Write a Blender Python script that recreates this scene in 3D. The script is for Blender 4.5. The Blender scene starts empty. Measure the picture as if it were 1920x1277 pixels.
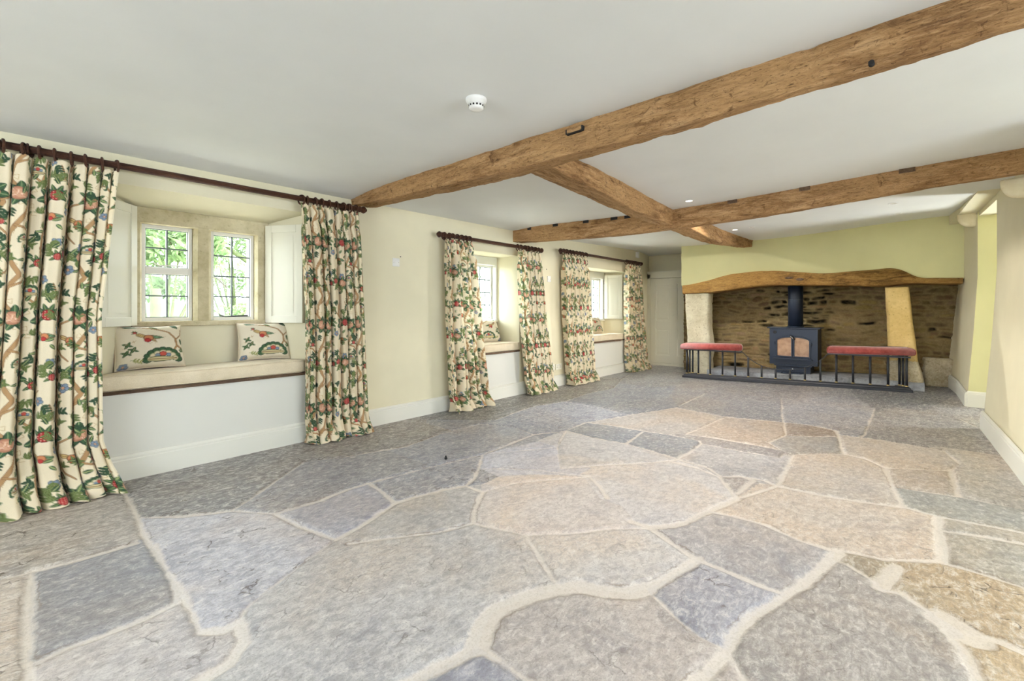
import bpy, bmesh, math, random
import numpy as np
from mathutils import Vector, Matrix

# ------------------------------------------------------------------ camera, world, light, exposure
S = bpy.context.scene
H = 1.10                                   # eye height; the room is laid out around the standing camera
YAW = math.radians(41.7)
F_PX, HOR = 841.0, 580.0
cam_d = bpy.data.cameras.new('camera'); cam = bpy.data.objects.new('camera', cam_d)
S.collection.objects.link(cam); S.camera = cam
cam.location = (0, 0, H)
cam.rotation_euler = (math.radians(90), 0, YAW - math.radians(90))
cam_d.sensor_width = 36.0; cam_d.lens = 36.0 * F_PX / 1920.0
cam_d.shift_y = -(638.5 - HOR) / 1920.0
cam_d.clip_start = 0.03

S.view_settings.view_transform = 'Standard'; S.view_settings.look = 'None'
S.view_settings.gamma = 1.0; S.view_settings.use_curve_mapping = False
S.view_settings.exposure = 0.95
S.cycles.use_denoising = True
S.cycles.max_bounces = 7; S.cycles.diffuse_bounces = 5; S.cycles.glossy_bounces = 2
S.cycles.use_adaptive_sampling = True; S.cycles.adaptive_threshold = 0.045
S.cycles.transparent_max_bounces = 12
S.cycles.sample_clamp_indirect = 6.0; S.cycles.sample_clamp_direct = 5.0
S.cycles.caustics_reflective = False; S.cycles.caustics_refractive = False

W = bpy.data.worlds.new('overcast_sky'); S.world = W; W.use_nodes = True
bg = W.node_tree.nodes['Background']; bg.inputs[0].default_value = (0.84, 0.92, 1.0, 1); bg.inputs[1].default_value = 9.4

def area(name, loc, rot, sx, sy, power, col, portal=False, spread=180):
    l = bpy.data.lights.new(name, 'AREA'); l.shape = 'RECTANGLE'; l.size = sx; l.size_y = sy
    l.energy = power; l.color = col; l.spread = math.radians(spread)
    o = bpy.data.objects.new(name, l); S.collection.objects.link(o)
    o.location = loc; o.rotation_euler = rot
    if portal: l.cycles.is_portal = True
    return o
# added fill lamps at made-up openings behind the camera, standing in for daylight
area('fill_side_opening', (1.0, -3.15, 1.1), (math.radians(90), 0, 0), 4.4, 1.9, 4, (0.97, 0.985, 1.0))
area('fill_rear_opening', (-2.95, 1.2, 1.2), (0, math.radians(-90), 0), 1.6, 2.8, 4, (0.97, 0.985, 1.0))
for nm, x in (('b', 3.9), ('c', 6.5)):  # unseen lamps above the window view, added to brighten the far end
    area('sky_fill_window_' + nm, (x+.4, 5.5, 2.75), (math.radians(-48), 0, 0), 1.6, 1.0, 200, (.88, .94, 1))
def aim(name, loc, tgt, sx, sy, power, col):
    o = area(name, loc, (0, 0, 0), sx, sy, power, col); o.rotation_euler = (Vector(loc)-Vector(tgt)).to_track_quat('Z', 'Y').to_euler(); return o
# unseen lamps added outside each window, imitating slanting sky light
aim('slanting_fill_a', (-.6, 5.9, 2.1), (1.6, 3.5, .9), 1.0, 1.2, 100, (.80, .90, 1))
aim('slanting_fill_b', (2.5, 5.9, 1.9), (4.5, 3.4, .9), 1.0, 1.2, 200, (.80, .90, 1))
aim('slanting_fill_c', (4.3, 5.9, 1.8), (8.2, 3.0, 1.1), 1.2, 1.2, 650, (.84, .92, 1))
aim('passage_fill', (7.15, -2.15, 1.0), (6.4, 2.0, 1.6), .3, 1.3, 60, (.93, .97, 1))  # unseen lamp added in the passage to brighten the far bay
sun_d = bpy.data.lights.new('hazy_sun', 'SUN'); sun_d.energy = 12.0; sun_d.angle = math.radians(6); sun_d.color = (1, .96, .88)
sun = bpy.data.objects.new('hazy_sun', sun_d); S.collection.objects.link(sun); sun.rotation_euler = Vector((.8, -.06, 1)).to_track_quat('Z', 'Y').to_euler()
# daylight just outside the three mullioned windows
for nm, x, zc, sx in (('a', 1.02, 1.37, 0.80), ('b', 3.85, 1.32, 0.9), ('c', 6.45, 1.28, 1.2)):
    area('daylight_window_' + nm, (x, 4.42, zc + 0.0), (math.radians(-90), 0, 0), sx, 0.72, 0, (1, 1, 1), portal=True)

# ------------------------------------------------------------------ helpers
def P(px, py, z=0.0):
    """point of the floor plane (height z) seen at a photo pixel"""
    fx, rx, dn = F_PX, px - 960.0, HOR - py
    dx = fx * math.cos(YAW) + rx * math.sin(YAW); dy = fx * math.sin(YAW) - rx * math.cos(YAW)
    t = (z - H) / dn
    return dx * t, dy * t
def PX(px, py, X):
    """(Y, z) on the vertical plane at depth X"""
    rx, dn = px - 960.0, HOR - py
    dx = F_PX * math.cos(YAW) + rx * math.sin(YAW); dy = F_PX * math.sin(YAW) - rx * math.cos(YAW)
    t = X / dx
    return dy * t, H + dn * t

def hsh(ix, iy, s):
    n = (ix * 374761393 + iy * 668265263 + s * 974634777) & 0xFFFFFFFF
    n = ((n ^ (n >> 13)) * 1274126177) & 0xFFFFFFFF
    return ((n ^ (n >> 16)) & 0xFFFF) / 65535.0
def vn(x, y, s=0):
    x = np.asarray(x, float); y = np.asarray(y, float)
    ix = np.floor(x).astype(np.int64); iy = np.floor(y).astype(np.int64)
    fx = x - ix; fy = y - iy
    fx = fx * fx * (3 - 2 * fx); fy = fy * fy * (3 - 2 * fy)
    a = hsh(ix, iy, s); b = hsh(ix + 1, iy, s); c = hsh(ix, iy + 1, s); d = hsh(ix + 1, iy + 1, s)
    return (a + (b - a) * fx) * (1 - fy) + (c + (d - c) * fx) * fy
def fbm(x, y, s=0, o=4):
    r = 0; a = 0.5; k = 1
    for i in range(o):
        r = r + a * vn(x * k, y * k, s + i * 17); a *= 0.5; k *= 2.03
    return r / (1 - 0.5 ** o)
def sst(e0, e1, x):
    t = np.clip((np.asarray(x, float) - e0) / (e1 - e0), 0, 1); return t * t * (3 - 2 * t)
def lin(c):
    c = np.asarray(c, float) / 255.0
    return np.where(c <= 0.04045, c / 12.92, ((c + 0.055) / 1.055) ** 2.4)
def L(r, g, b): 
    v = lin((r, g, b)); return (float(v[0]), float(v[1]), float(v[2]), 1.0)

def link(name, me, mats=None, parent=None, smooth=False):
    o = bpy.data.objects.new(name, me); S.collection.objects.link(o)
    if mats is not None:
        for m in (mats if isinstance(mats, (list, tuple)) else [mats]): me.materials.append(m)
    if parent is not None: o.parent = parent
    if smooth: me.polygons.foreach_set('use_smooth', [True] * len(me.polygons))
    return o
def tag(o, label=None, cat=None, group=None, kind=None):
    if label: o['label'] = label
    if cat: o['category'] = cat
    if group: o['group'] = group
    if kind: o['kind'] = kind
    return o
def empty(name, loc, rz=0.0):
    o = bpy.data.objects.new(name, None); S.collection.objects.link(o)
    o.empty_display_size = 0.1; o.location = loc; o.rotation_euler = (0, 0, rz); return o

class MB:
    def __init__(s): s.bm = bmesh.new()
    def box(s, x0, x1, y0, y1, z0, z1, bev=0.0, seg=2, mi=0):
        m = Matrix.Translation(((x0+x1)/2, (y0+y1)/2, (z0+z1)/2)) @ Matrix.Diagonal((abs(x1-x0), abs(y1-y0), abs(z1-z0), 1))
        r = bmesh.ops.create_cube(s.bm, size=1, matrix=m)
        vs = r['verts']
        fs = list({f for v in vs for f in v.link_faces})
        for f in fs: f.material_index = mi
        if bev > 0:
            es = list({e for v in vs for e in v.link_edges})
            r = bmesh.ops.bevel(s.bm, geom=es, offset=bev, segments=seg, affect='EDGES', profile=0.5)
            for f in r['faces']: f.material_index = mi
        return s
    def prism(s, poly, z0, z1, mi=0):
        """z0, z1 floats or lists per corner"""
        n = len(poly)
        a = z0 if isinstance(z0, (list, tuple)) else [z0]*n; b = z1 if isinstance(z1, (list, tuple)) else [z1]*n
        lo = [s.bm.verts.new((p[0], p[1], a[i])) for i, p in enumerate(poly)]
        hi = [s.bm.verts.new((p[0], p[1], b[i])) for i, p in enumerate(poly)]
        fs = [s.bm.faces.new(lo[::-1]), s.bm.faces.new(hi)]
        for i in range(n):
            j = (i+1) % n; fs.append(s.bm.faces.new((lo[i], lo[j], hi[j], hi[i])))
        for f in fs: f.material_index = mi
        return s
    def cyl(s, p0, p1, r0, r1=None, seg=16, mi=0, caps=True):
        r1 = r0 if r1 is None else r1
        p0 = Vector(p0); p1 = Vector(p1); d = (p1-p0).normalized()
        u = d.orthogonal().normalized(); v = d.cross(u)
        A = []; B = []
        for i in range(seg):
            a = 2*math.pi*i/seg; w = u*math.cos(a)+v*math.sin(a)
            A.append(s.bm.verts.new(p0+w*r0)); B.append(s.bm.verts.new(p1+w*r1))
        fs = []
        for i in range(seg):
            j = (i+1) % seg; fs.append(s.bm.faces.new((A[i], A[j], B[j], B[i])))
        if caps: fs += [s.bm.faces.new(A[::-1]), s.bm.faces.new(B)]
        for f in fs: f.material_index = mi; f.smooth = len(f.verts) == 4
        return s
    def lathe(s, origin, axis, prof, seg=20, mi=0):
        o = Vector(origin); d = Vector(axis).normalized(); u = d.orthogonal().normalized(); v = d.cross(u)
        rings = []
        for (h, r) in prof:
            if r < 1e-5: rings.append([s.bm.verts.new(o+d*h)])
            else: rings.append([s.bm.verts.new(o+d*h+(u*math.cos(2*math.pi*i/seg)+v*math.sin(2*math.pi*i/seg))*r) for i in range(seg)])
        for a, b in zip(rings, rings[1:]):
            for i in range(seg):
                j = (i+1) % seg
                if len(a) == 1 and len(b) == 1: continue
                if len(a) == 1: f = s.bm.faces.new((a[0], b[i], b[j]))
                elif len(b) == 1: f = s.bm.faces.new((a[i], a[j], b[0]))
                else: f = s.bm.faces.new((a[i], a[j], b[j], b[i]))
                f.smooth = True; f.material_index = mi
        return s
    def torus(s, c, axis, R, r, seg=24, sec=8, mi=0):
        c = Vector(c); d = Vector(axis).normalized(); u = d.orthogonal().normalized(); v = d.cross(u)
        G = []
        for i in range(seg):
            a = 2*math.pi*i/seg; w = u*math.cos(a)+v*math.sin(a)
            G.append([s.bm.verts.new(c+w*(R+r*math.cos(2*math.pi*k/sec))+d*(r*math.sin(2*math.pi*k/sec))) for k in range(sec)])
        for i in range(seg):
            for k in range(sec):
                f = s.bm.faces.new((G[i][k], G[(i+1)%seg][k], G[(i+1)%seg][(k+1)%sec], G[i][(k+1)%sec])); f.smooth = True; f.material_index = mi
        return s
    def tube(s, pts, r, seg=8, mi=0):
        pts = [Vector(p) for p in pts]; rings = []
        for i, p in enumerate(pts):
            d = (pts[min(i+1, len(pts)-1)] - pts[max(i-1, 0)]).normalized()
            u = d.cross(Vector((0, 0, 1)))
            if u.length < 1e-3: u = d.cross(Vector((0, 1, 0)))
            u.normalize(); v = d.cross(u)
            rr = r[i] if isinstance(r, (list, tuple)) else r
            rings.append([s.bm.verts.new(p+(u*math.cos(2*math.pi*k/seg)+v*math.sin(2*math.pi*k/seg))*rr) for k in range(seg)])
        for a, b in zip(rings, rings[1:]):
            for k in range(seg):
                f = s.bm.faces.new((a[k], a[(k+1)%seg], b[(k+1)%seg], b[k])); f.smooth = True; f.material_index = mi
        s.bm.faces.new(rings[0][::-1]); s.bm.faces.new(rings[-1]); return s
    def build(s, name, mats, parent=None, smooth=False):
        bmesh.ops.recalc_face_normals(s.bm, faces=s.bm.faces)
        me = bpy.data.meshes.new(name); s.bm.to_mesh(me); s.bm.free()
        return link(name, me, mats, parent, smooth)

def grid_mesh(name, co, nu, nv, closed_u=False, caps=False):
    """co: (nv, nu, 3)"""
    me = bpy.data.meshes.new(name)
    v = np.ascontiguousarray(co, dtype=np.float32).reshape(-1, 3)
    idx = np.arange(nu*nv).reshape(nv, nu)
    if closed_u:
        a = idx[:-1, :]; b = np.roll(idx, -1, axis=1)[:-1, :]; c = np.roll(idx, -1, axis=1)[1:, :]; d = idx[1:, :]
    else:
        a = idx[:-1, :-1]; b = idx[:-1, 1:]; c = idx[1:, 1:]; d = idx[1:, :-1]
    q = np.stack([a, b, c, d], -1).reshape(-1, 4)
    nq = len(q); loops = q.reshape(-1); starts = np.arange(nq)*4; tot = np.full(nq, 4)
    if caps:
        loops = np.concatenate([loops, idx[0][::-1], idx[-1]])
        starts = np.concatenate([starts, [nq*4, nq*4+nu]]); tot = np.concatenate([tot, [nu, nu]])
    me.vertices.add(len(v)); me.vertices.foreach_set('co', v.reshape(-1))
    me.loops.add(len(loops)); me.loops.foreach_set('vertex_index', loops.astype(np.int32))
    me.polygons.add(len(starts)); me.polygons.foreach_set('loop_start', starts.astype(np.int32)); me.polygons.foreach_set('loop_total', tot.astype(np.int32))
    me.polygons.foreach_set('use_smooth', np.ones(len(starts), dtype=bool))
    me.update(calc_edges=True); me.validate()
    return me
def set_col(me, name, rgb):
    a = me.color_attributes.new(name, 'FLOAT_COLOR', 'POINT')
    c = np.ones((len(me.vertices), 4), np.float32); c[:, :3] = np.asarray(rgb, np.float32).reshape(-1, 3)
    a.data.foreach_set('color', c.reshape(-1))
def set_f(me, name, val):
    a = me.attributes.new(name, 'FLOAT', 'POINT'); a.data.foreach_set('value', np.asarray(val, np.float32).reshape(-1))

# ------------------------------------------------------------------ materials
class N:
    def __init__(s, name):
        s.m = bpy.data.materials.new(name); s.m.use_nodes = True; s.t = s.m.node_tree
        s.b = s.t.nodes['Principled BSDF']; s.co = None
    def n(s, ty, **k):
        x = s.t.nodes.new(ty)
        for a, b in k.items(): setattr(x, a, b)
        return x
    def l(s, a, b): s.t.links.new(a, b)
    def coord(s, sc=(1, 1, 1), rot=(0, 0, 0), src='Object'):
        tc = s.n('ShaderNodeTexCoord'); mp = s.n('ShaderNodeMapping'); mp.inputs['Scale'].default_value = sc; mp.inputs['Rotation'].default_value = rot
        s.l(tc.outputs[src], mp.inputs[0]); return mp.outputs[0]
    def noise(s, vec, scale, det=4, rough=0.55, dist=0):
        x = s.n('ShaderNodeTexNoise'); x.inputs['Scale'].default_value = scale; x.inputs['Detail'].default_value = det
        x.inputs['Roughness'].default_value = rough; x.inputs['Distortion'].default_value = dist; s.l(vec, x.inputs['Vector']); return x.outputs['Fac']
    def ramp(s, fac, stops, interp='LINEAR'):
        x = s.n('ShaderNodeValToRGB'); e = x.color_ramp; e.interpolation = interp
        while len(e.elements) < len(stops): e.elements.new(0.5)
        for el, (p, c) in zip(e.elements, stops):
            el.position = p; el.color = c if isinstance(c, (tuple, list)) else (c, c, c, 1)
        s.l(fac, x.inputs[0]); return x.outputs[0]
    def mix(s, fac, a, b, mode='MIX'):
        x = s.n('ShaderNodeMix', data_type='RGBA', blend_type=mode)
        for v, i in ((fac, 0), (a, 6), (b, 7)):
            if hasattr(v, 'links') or hasattr(v, 'is_linked'): s.l(v, x.inputs[i])
            else: x.inputs[i].default_value = v
        return x.outputs[2]
    def math(s, op, a, b=0.0, c=None, clamp=False):
        x = s.n('ShaderNodeMath', operation=op, use_clamp=clamp)
        for i, v in enumerate((a, b) if c is None else (a, b, c)):
            if hasattr(v, 'is_linked'): s.l(v, x.inputs[i])
            else: x.inputs[i].default_value = v
        return x.outputs[0]
    def attr(s, name, col=True):
        x = s.n('ShaderNodeAttribute', attribute_name=name); return x.outputs['Color'] if col else x.outputs['Fac']
    def base(s, v):
        if hasattr(v, 'is_linked'): s.l(v, s.b.inputs['Base Color'])
        else: s.b.inputs['Base Color'].default_value = v
    def rough(s, v):
        if hasattr(v, 'is_linked'): s.l(v, s.b.inputs['Roughness'])
        else: s.b.inputs['Roughness'].default_value = v
    def bump(s, h, st=0.3, dist=0.01):
        x = s.n('ShaderNodeBump'); x.inputs['Strength'].default_value = st; x.inputs['Distance'].default_value = dist
        s.l(h, x.inputs['Height']); s.l(x.outputs[0], s.b.inputs['Normal'])
    def spec(s, v): s.b.inputs['Specular IOR Level'].default_value = v

def paint(name, c, var=0.03, rough=0.75, bump=0.15):
    m = N(name); v = m.coord()
    n1 = m.noise(v, 2.2, 3); n2 = m.noise(v, 35, 3)
    dark = tuple(x*(1-var*2) for x in c[:3])+(1,)
    m.base(m.mix(m.ramp(n1, [(0.35, 0.0), (0.65, 1.0)]), dark, c)); m.rough(rough); m.spec(0.25)
    m.bump(m.math('ADD', n1, m.math('MULTIPLY', n2, 0.15)), bump, 0.01); return m.m
def plain(name, c, rough=0.5, metal=0.0, spec=0.5, var=0.06):
    m = N(name); v = m.coord(); n = m.noise(v, 30, 3)
    m.base(m.mix(n, tuple(x*(1-var) for x in c[:3])+(1,), tuple(min(1, x*(1+var)) for x in c[:3])+(1,)))
    m.rough(rough); m.b.inputs['Metallic'].default_value = metal; m.spec(spec); return m.m

M_wall = paint('cream_wall_paint', (0.715, 0.665, 0.485, 1))
M_wallfar = paint('yellow_green_wall_paint', (0.68, 0.66, 0.37, 1))
M_ceil = paint('white_ceiling_paint', (0.745, 0.755, 0.735, 1), 0.02, bump=0.08)
M_seatfront = paint('white_panel_paint', (0.67, 0.665, 0.61, 1), 0.01, 0.6, 0.05)
M_trim = paint('offwhite_skirting_paint', (0.74, 0.735, 0.665, 1), 0.01, 0.45, 0.03)
M_joinery = paint('pale_cream_joinery_paint', (0.73, 0.71, 0.60, 1), 0.01, 0.4, 0.03)
M_white = plain('white_plastic', (0.8, 0.8, 0.78, 1), 0.35)
M_winframe = paint('white_window_paint', (0.82, 0.81, 0.76, 1), 0.01, 0.4, 0.03)
M_lead = plain('dark_lead', (0.07, 0.085, 0.08, 1), 0.45, 0.3)
M_iron = plain('dark_iron', (0.02, 0.02, 0.022, 1), 0.4, 0.6)
M_stove = plain('blue_black_stove_paint', (0.015, 0.023, 0.043, 1), 0.38, 0.25)
M_brass = plain('aged_brass', (0.55, 0.42, 0.2, 1), 0.35, 1.0)
M_chrome = plain('bright_steel', (0.7, 0.7, 0.7, 1), 0.25, 1.0)
M_darkmetal = plain('fender_paint', (0.035, 0.037, 0.045, 1), 0.35, 0.4)
M_dark = plain('dark_void', (0.01, 0.009, 0.008, 1), 0.8)

def mk_glass():
    m = N('clear_window_glass'); t = m.t
    tr = m.n('ShaderNodeBsdfTransparent'); tr.inputs[0].default_value = (0.97, 0.985, 0.975, 1)
    gl = m.n('ShaderNodeBsdfGlossy'); gl.inputs['Roughness'].default_value = 0.02
    mx = m.n('ShaderNodeMixShader'); mx.inputs[0].default_value = 0.012
    out = [x for x in t.nodes if x.type == 'OUTPUT_MATERIAL'][0]
    m.l(tr.outputs[0], mx.inputs[1]); m.l(gl.outputs[0], mx.inputs[2]); m.l(mx.outputs[0], out.inputs[0]); return m.m
M_glass = mk_glass()
def mk_stoveglass():
    m = N('stove_glass'); v = m.coord(); n = m.noise(v, 9, 3)
    m.base(m.ramp(n, [(0.3, L(128, 98, 78)), (0.7, L(176, 142, 114))])); m.rough(0.16); m.spec(0.9); return m.m  # tan base colour imitates warm reflections in the glass
M_stoveglass = mk_stoveglass()

def mk_wood(name, a, b, c, axis_scale, pits=1.0, rough=0.75):
    m = N(name); v = m.coord(axis_scale); v2 = m.coord()
    g = m.noise(v, 6, 6, 0.62, 0.6); big = m.noise(v2, 1.6, 3)
    pit = m.noise(v, 34, 3, 0.6); fine = m.noise(v2, 70, 4, 0.7); worm = m.noise(v2, 26, 3, 0.65, 1.5)
    fib = m.noise(v, 26, 5, 0.72, 0.8); dash = m.noise(v, 60, 3, 0.65, 0.6); knot = m.noise(v2, 5.5, 4, 0.6, 2.5)
    col = m.ramp(g, [(0.34, a), (0.5, b), (0.64, c)])
    col = m.mix(m.ramp(big, [(0.40, 0.0), (0.62, 0.7)]), col, m.mix(0.5, c, (c[0]*0.82, c[1]*0.72, c[2]*0.52, 1)))
    col = m.mix(m.ramp(knot, [(0.28, 0.7), (0.37, 0.0)]), col, (a[0]*0.62, a[1]*0.56, a[2]*0.48, 1))
    col = m.mix(m.ramp(fib, [(0.34, 0.55), (0.48, 0.0)]), col, (a[0]*0.62, a[1]*0.58, a[2]*0.55, 1))
    col = m.mix(m.ramp(fib, [(0.53, 0.0), (0.68, 0.5)]), col, (min(1, c[0]*1.28), min(1, c[1]*1.28), min(1, c[2]*1.3), 1))
    col = m.mix(m.ramp(dash, [(0.33, 0.7*pits), (0.40, 0.0)]), col, (a[0]*0.30, a[1]*0.27, a[2]*0.25, 1))
    col = m.mix(m.ramp(worm, [(0.31, 0.55*pits), (0.38, 0.0)]), col, (a[0]*0.5, a[1]*0.42, a[2]*0.35, 1))
    m.base(col); m.rough(rough); m.spec(0.2)
    h = m.math('ADD', m.math('MULTIPLY', g, 0.8), m.math('ADD', m.math('MULTIPLY', fine, 0.5), m.math('ADD', m.math('MULTIPLY', worm, 0.9), m.math('ADD', fib, m.math('MULTIPLY', dash, 0.6)))))
    m.bump(h, 0.75, 0.012); return m.m
M_beamY = mk_wood('old_oak_beam', L(112, 80, 50), L(160, 122, 80), L(190, 154, 112), (3.2, 0.55, 3.2))
M_beamX = mk_wood('old_oak_beam_along', L(112, 80, 50), L(160, 122, 80), L(190, 154, 112), (0.55, 3.2, 3.2))
M_lintel = mk_wood('old_oak_lintel', L(92, 66, 32), L(138, 104, 56), L(170, 134, 78), (3.0, 0.6, 3.0), 0.8)
M_rod = mk_wood('dark_stained_wood', L(44, 26, 20), L(70, 44, 34), L(92, 62, 48), (0.6, 4, 4), 0.3, 0.35)
M_board = mk_wood('brown_seat_board', L(70, 54, 42), L(98, 78, 64), L(124, 102, 84), (0.6, 5, 5), 0.6, 0.6)

def mk_stone(name, a, b, sc=14, bump=0.6, pit=0.5, rough=0.9):
    m = N(name); v = m.coord(); n = m.noise(v, sc*0.3, 4); f = m.noise(v, sc*2, 6, 0.65); p = m.noise(v, sc*4, 2, 0.6)
    col = m.ramp(m.math('ADD', m.math('MULTIPLY', n, 0.6), m.math('MULTIPLY', f, 0.4)), [(0.35, a), (0.65, b)])
    col = m.mix(m.ramp(p, [(0.27, pit), (0.36, 0.0)]), col, (a[0]*0.35, a[1]*0.32, a[2]*0.25, 1))
    m.base(col); m.rough(rough); m.spec(0.2); m.bump(m.math('ADD', f, m.math('MULTIPLY', n, 0.5)), bump, 0.012); return m.m
M_winstone = mk_stone('window_limestone', L(168, 156, 122), L(208, 198, 168), 10, 0.3, 0.25)
M_pierW = mk_stone('pale_limestone', L(188, 178, 150), L(226, 219, 196), 12, 0.8, 0.8)
M_pierY = mk_stone('yellow_limestone', L(188, 160, 98), L(218, 192, 134), 12, 0.6, 0.5)
M_rough = mk_stone('rough_hewn_stone', L(150, 134, 102), L(212, 202, 178), 22, 1.0, 0.6)
M_hearth = mk_stone('grey_hearth_stone', L(120, 122, 128), L(178, 182, 190), 14, 0.6, 0.4, 0.7)

def mk_masonry():
    m = N('rubble_masonry'); c = m.attr('scol'); v = m.coord()
    n = m.noise(v, 40, 5, 0.7); n2 = m.noise(v, 9, 3)
    col = m.mix(m.ramp(n, [(0.3, 0.55), (0.6, 0.0)]), c, m.mix(1.0, c, (0.45, 0.42, 0.36, 1), 'MULTIPLY'))
    col = m.mix(m.ramp(n2, [(0.45, 0.0), (0.75, 0.45)]), col, L(150, 134, 94))
    m.base(col); m.rough(0.95); m.spec(0.15); m.bump(n, 0.7, 0.012); return m.m
M_masonry = mk_masonry()

def mk_floor():
    m = N('flagstone_floor'); v = m.coord(); sc = m.attr('scol'); jd = m.attr('jd', False); rg = m.attr('rgh', False)
    vs = m.coord((1.0, 1.3, 1), (0, 0, math.radians(35)))
    big = m.noise(v, 1.3, 4, 0.6, 0.4); mid = m.noise(vs, 5.5, 6, 0.68, 0.9); fine = m.noise(vs, 24, 6, 0.72, 0.5); grain = m.noise(v, 130, 4, 0.7)
    streak = m.noise(m.coord((0.8, 3.6, 1), (0, 0, math.radians(28))), 13, 5, 0.7, 1.2)
    mul = lambda c: m.mix(1.0, sc, c, 'MULTIPLY')
    cloud = m.noise(v, 3.2, 8, 0.70, 1.6); vein = m.noise(m.coord((1.0, 2.6, 1), (0, 0, math.radians(32))), 9, 8, 0.74, 2.2)
    col = m.mix(m.ramp(cloud, [(0.36, 0.85), (0.50, 0.0)]), sc, mul((0.66, 0.67, 0.72, 1)))
    col = m.mix(m.ramp(big, [(0.46, 0.0), (0.62, 0.6)]), col, mul((1.12, 0.95, 0.76, 1)))
    lt = m.math('MULTIPLY', m.ramp(vein, [(0.50, 0.0), (0.58, 1.0)]), m.math('MULTIPLY_ADD', rg, 0.55, 0.25))
    col = m.mix(lt, col, m.mix(0.45, sc, L(238, 233, 226)))
    dk = m.math('MULTIPLY', m.ramp(vein, [(0.36, 1.0), (0.46, 0.0)]), m.math('MULTIPLY_ADD', rg, 0.5, 0.22))
    col = m.mix(dk, col, mul((0.52, 0.50, 0.50, 1)))
    col = m.mix(m.ramp(fine, [(0.40, 0.55), (0.50, 0.0)]), col, mul((0.60, 0.58, 0.58, 1)))
    col = m.mix(m.ramp(fine, [(0.54, 0.0), (0.66, 0.5)]), col, L(226, 221, 214))
    col = m.mix(m.ramp(grain, [(0.38, 0.40), (0.48, 0.0)]), col, mul((0.45, 0.43, 0.42, 1)))
    vo = m.n('ShaderNodeTexVoronoi', feature='DISTANCE_TO_EDGE'); vo.inputs['Scale'].default_value = 6.5
    wv = m.n('ShaderNodeVectorMath', operation='ADD'); nz = m.n('ShaderNodeTexNoise'); nz.inputs['Scale'].default_value = 9; nz.inputs['Detail'].default_value = 5; m.l(v, nz.inputs['Vector'])
    sc3 = m.n('ShaderNodeVectorMath', operation='SCALE'); sc3.inputs['Scale'].default_value = .22; m.l(nz.outputs['Color'], sc3.inputs[0]); m.l(m.coord((1, 1.5, 1), (0, 0, .5)), wv.inputs[0]); m.l(sc3.outputs[0], wv.inputs[1]); m.l(wv.outputs[0], vo.inputs['Vector'])
    seg = m.ramp(m.noise(v, 7.5, 3, 0.6), [(0.54, 0.0), (0.60, 1.0)])
    crk = m.math('MULTIPLY', m.math('MULTIPLY', m.ramp(vo.outputs['Distance'], [(0.012, 1.0), (0.035, 0.0)]), seg), m.math('MULTIPLY_ADD', rg, 0.8, 0.10))
    crk2 = m.math('MULTIPLY', m.ramp(streak, [(0.33, 1.0), (0.37, 0.0)]), m.math('MULTIPLY', rg, 0.75))
    crk = m.math('MAXIMUM', crk, crk2)
    col = m.mix(crk, col, L(84, 72, 62))
    # mortar, tinted by the dust of its neighbours
    wob = m.math('ADD', m.math('MULTIPLY', m.math('SUBTRACT', m.noise(v, 14, 6, 0.7), 0.5), 0.050), m.math('MULTIPLY', m.math('SUBTRACT', m.noise(v, 2.3, 2), 0.5), 0.030))
    d = m.math('ADD', jd, wob)
    mask = m.math('MULTIPLY_ADD', d, -75.0, 0.45, clamp=True)
    mort = m.mix(m.math('MULTIPLY_ADD', fine, 0.5, 0.25), m.mix(0.5, sc, L(208, 196, 182)), L(220, 211, 202))
    mort = m.mix(m.ramp(grain, [(0.38, 0.3), (0.5, 0.0)]), mort, L(160, 146, 126))
    mask = m.math('MULTIPLY', mask, 0.9)
    col = m.mix(mask, col, mort)
    edge = m.ramp(m.math('MULTIPLY_ADD', m.math('ABSOLUTE', m.math('SUBTRACT', d, 0.006)), 60.0, 0.0), [(0.0, 1.0), (0.30, 0.0)])
    edge = m.math('MULTIPLY', edge, m.ramp(m.noise(v, 3.1, 2), [(0.50, 0.0), (0.60, 0.75)]))
    col = m.mix(m.math('MULTIPLY', edge, .7), col, L(120, 98, 76))
    m.base(col)
    m.rough(m.ramp(mid, [(0.3, 0.30), (0.7, 0.54)])); m.spec(0.55)
    h = m.math('ADD', m.math('MULTIPLY', mid, 0.9), m.math('ADD', m.math('MULTIPLY', fine, 0.45), m.math('MULTIPLY', grain, 0.12)))
    h = m.math('SUBTRACT', h, m.math('MULTIPLY', crk, 0.35))
    h = m.mix(m.math('MULTIPLY', mask, 0.8), h, (0.35, 0.35, 0.35, 1))
    m.bump(h, 0.55, 0.014); return m.m
M_floor = mk_floor()

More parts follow.
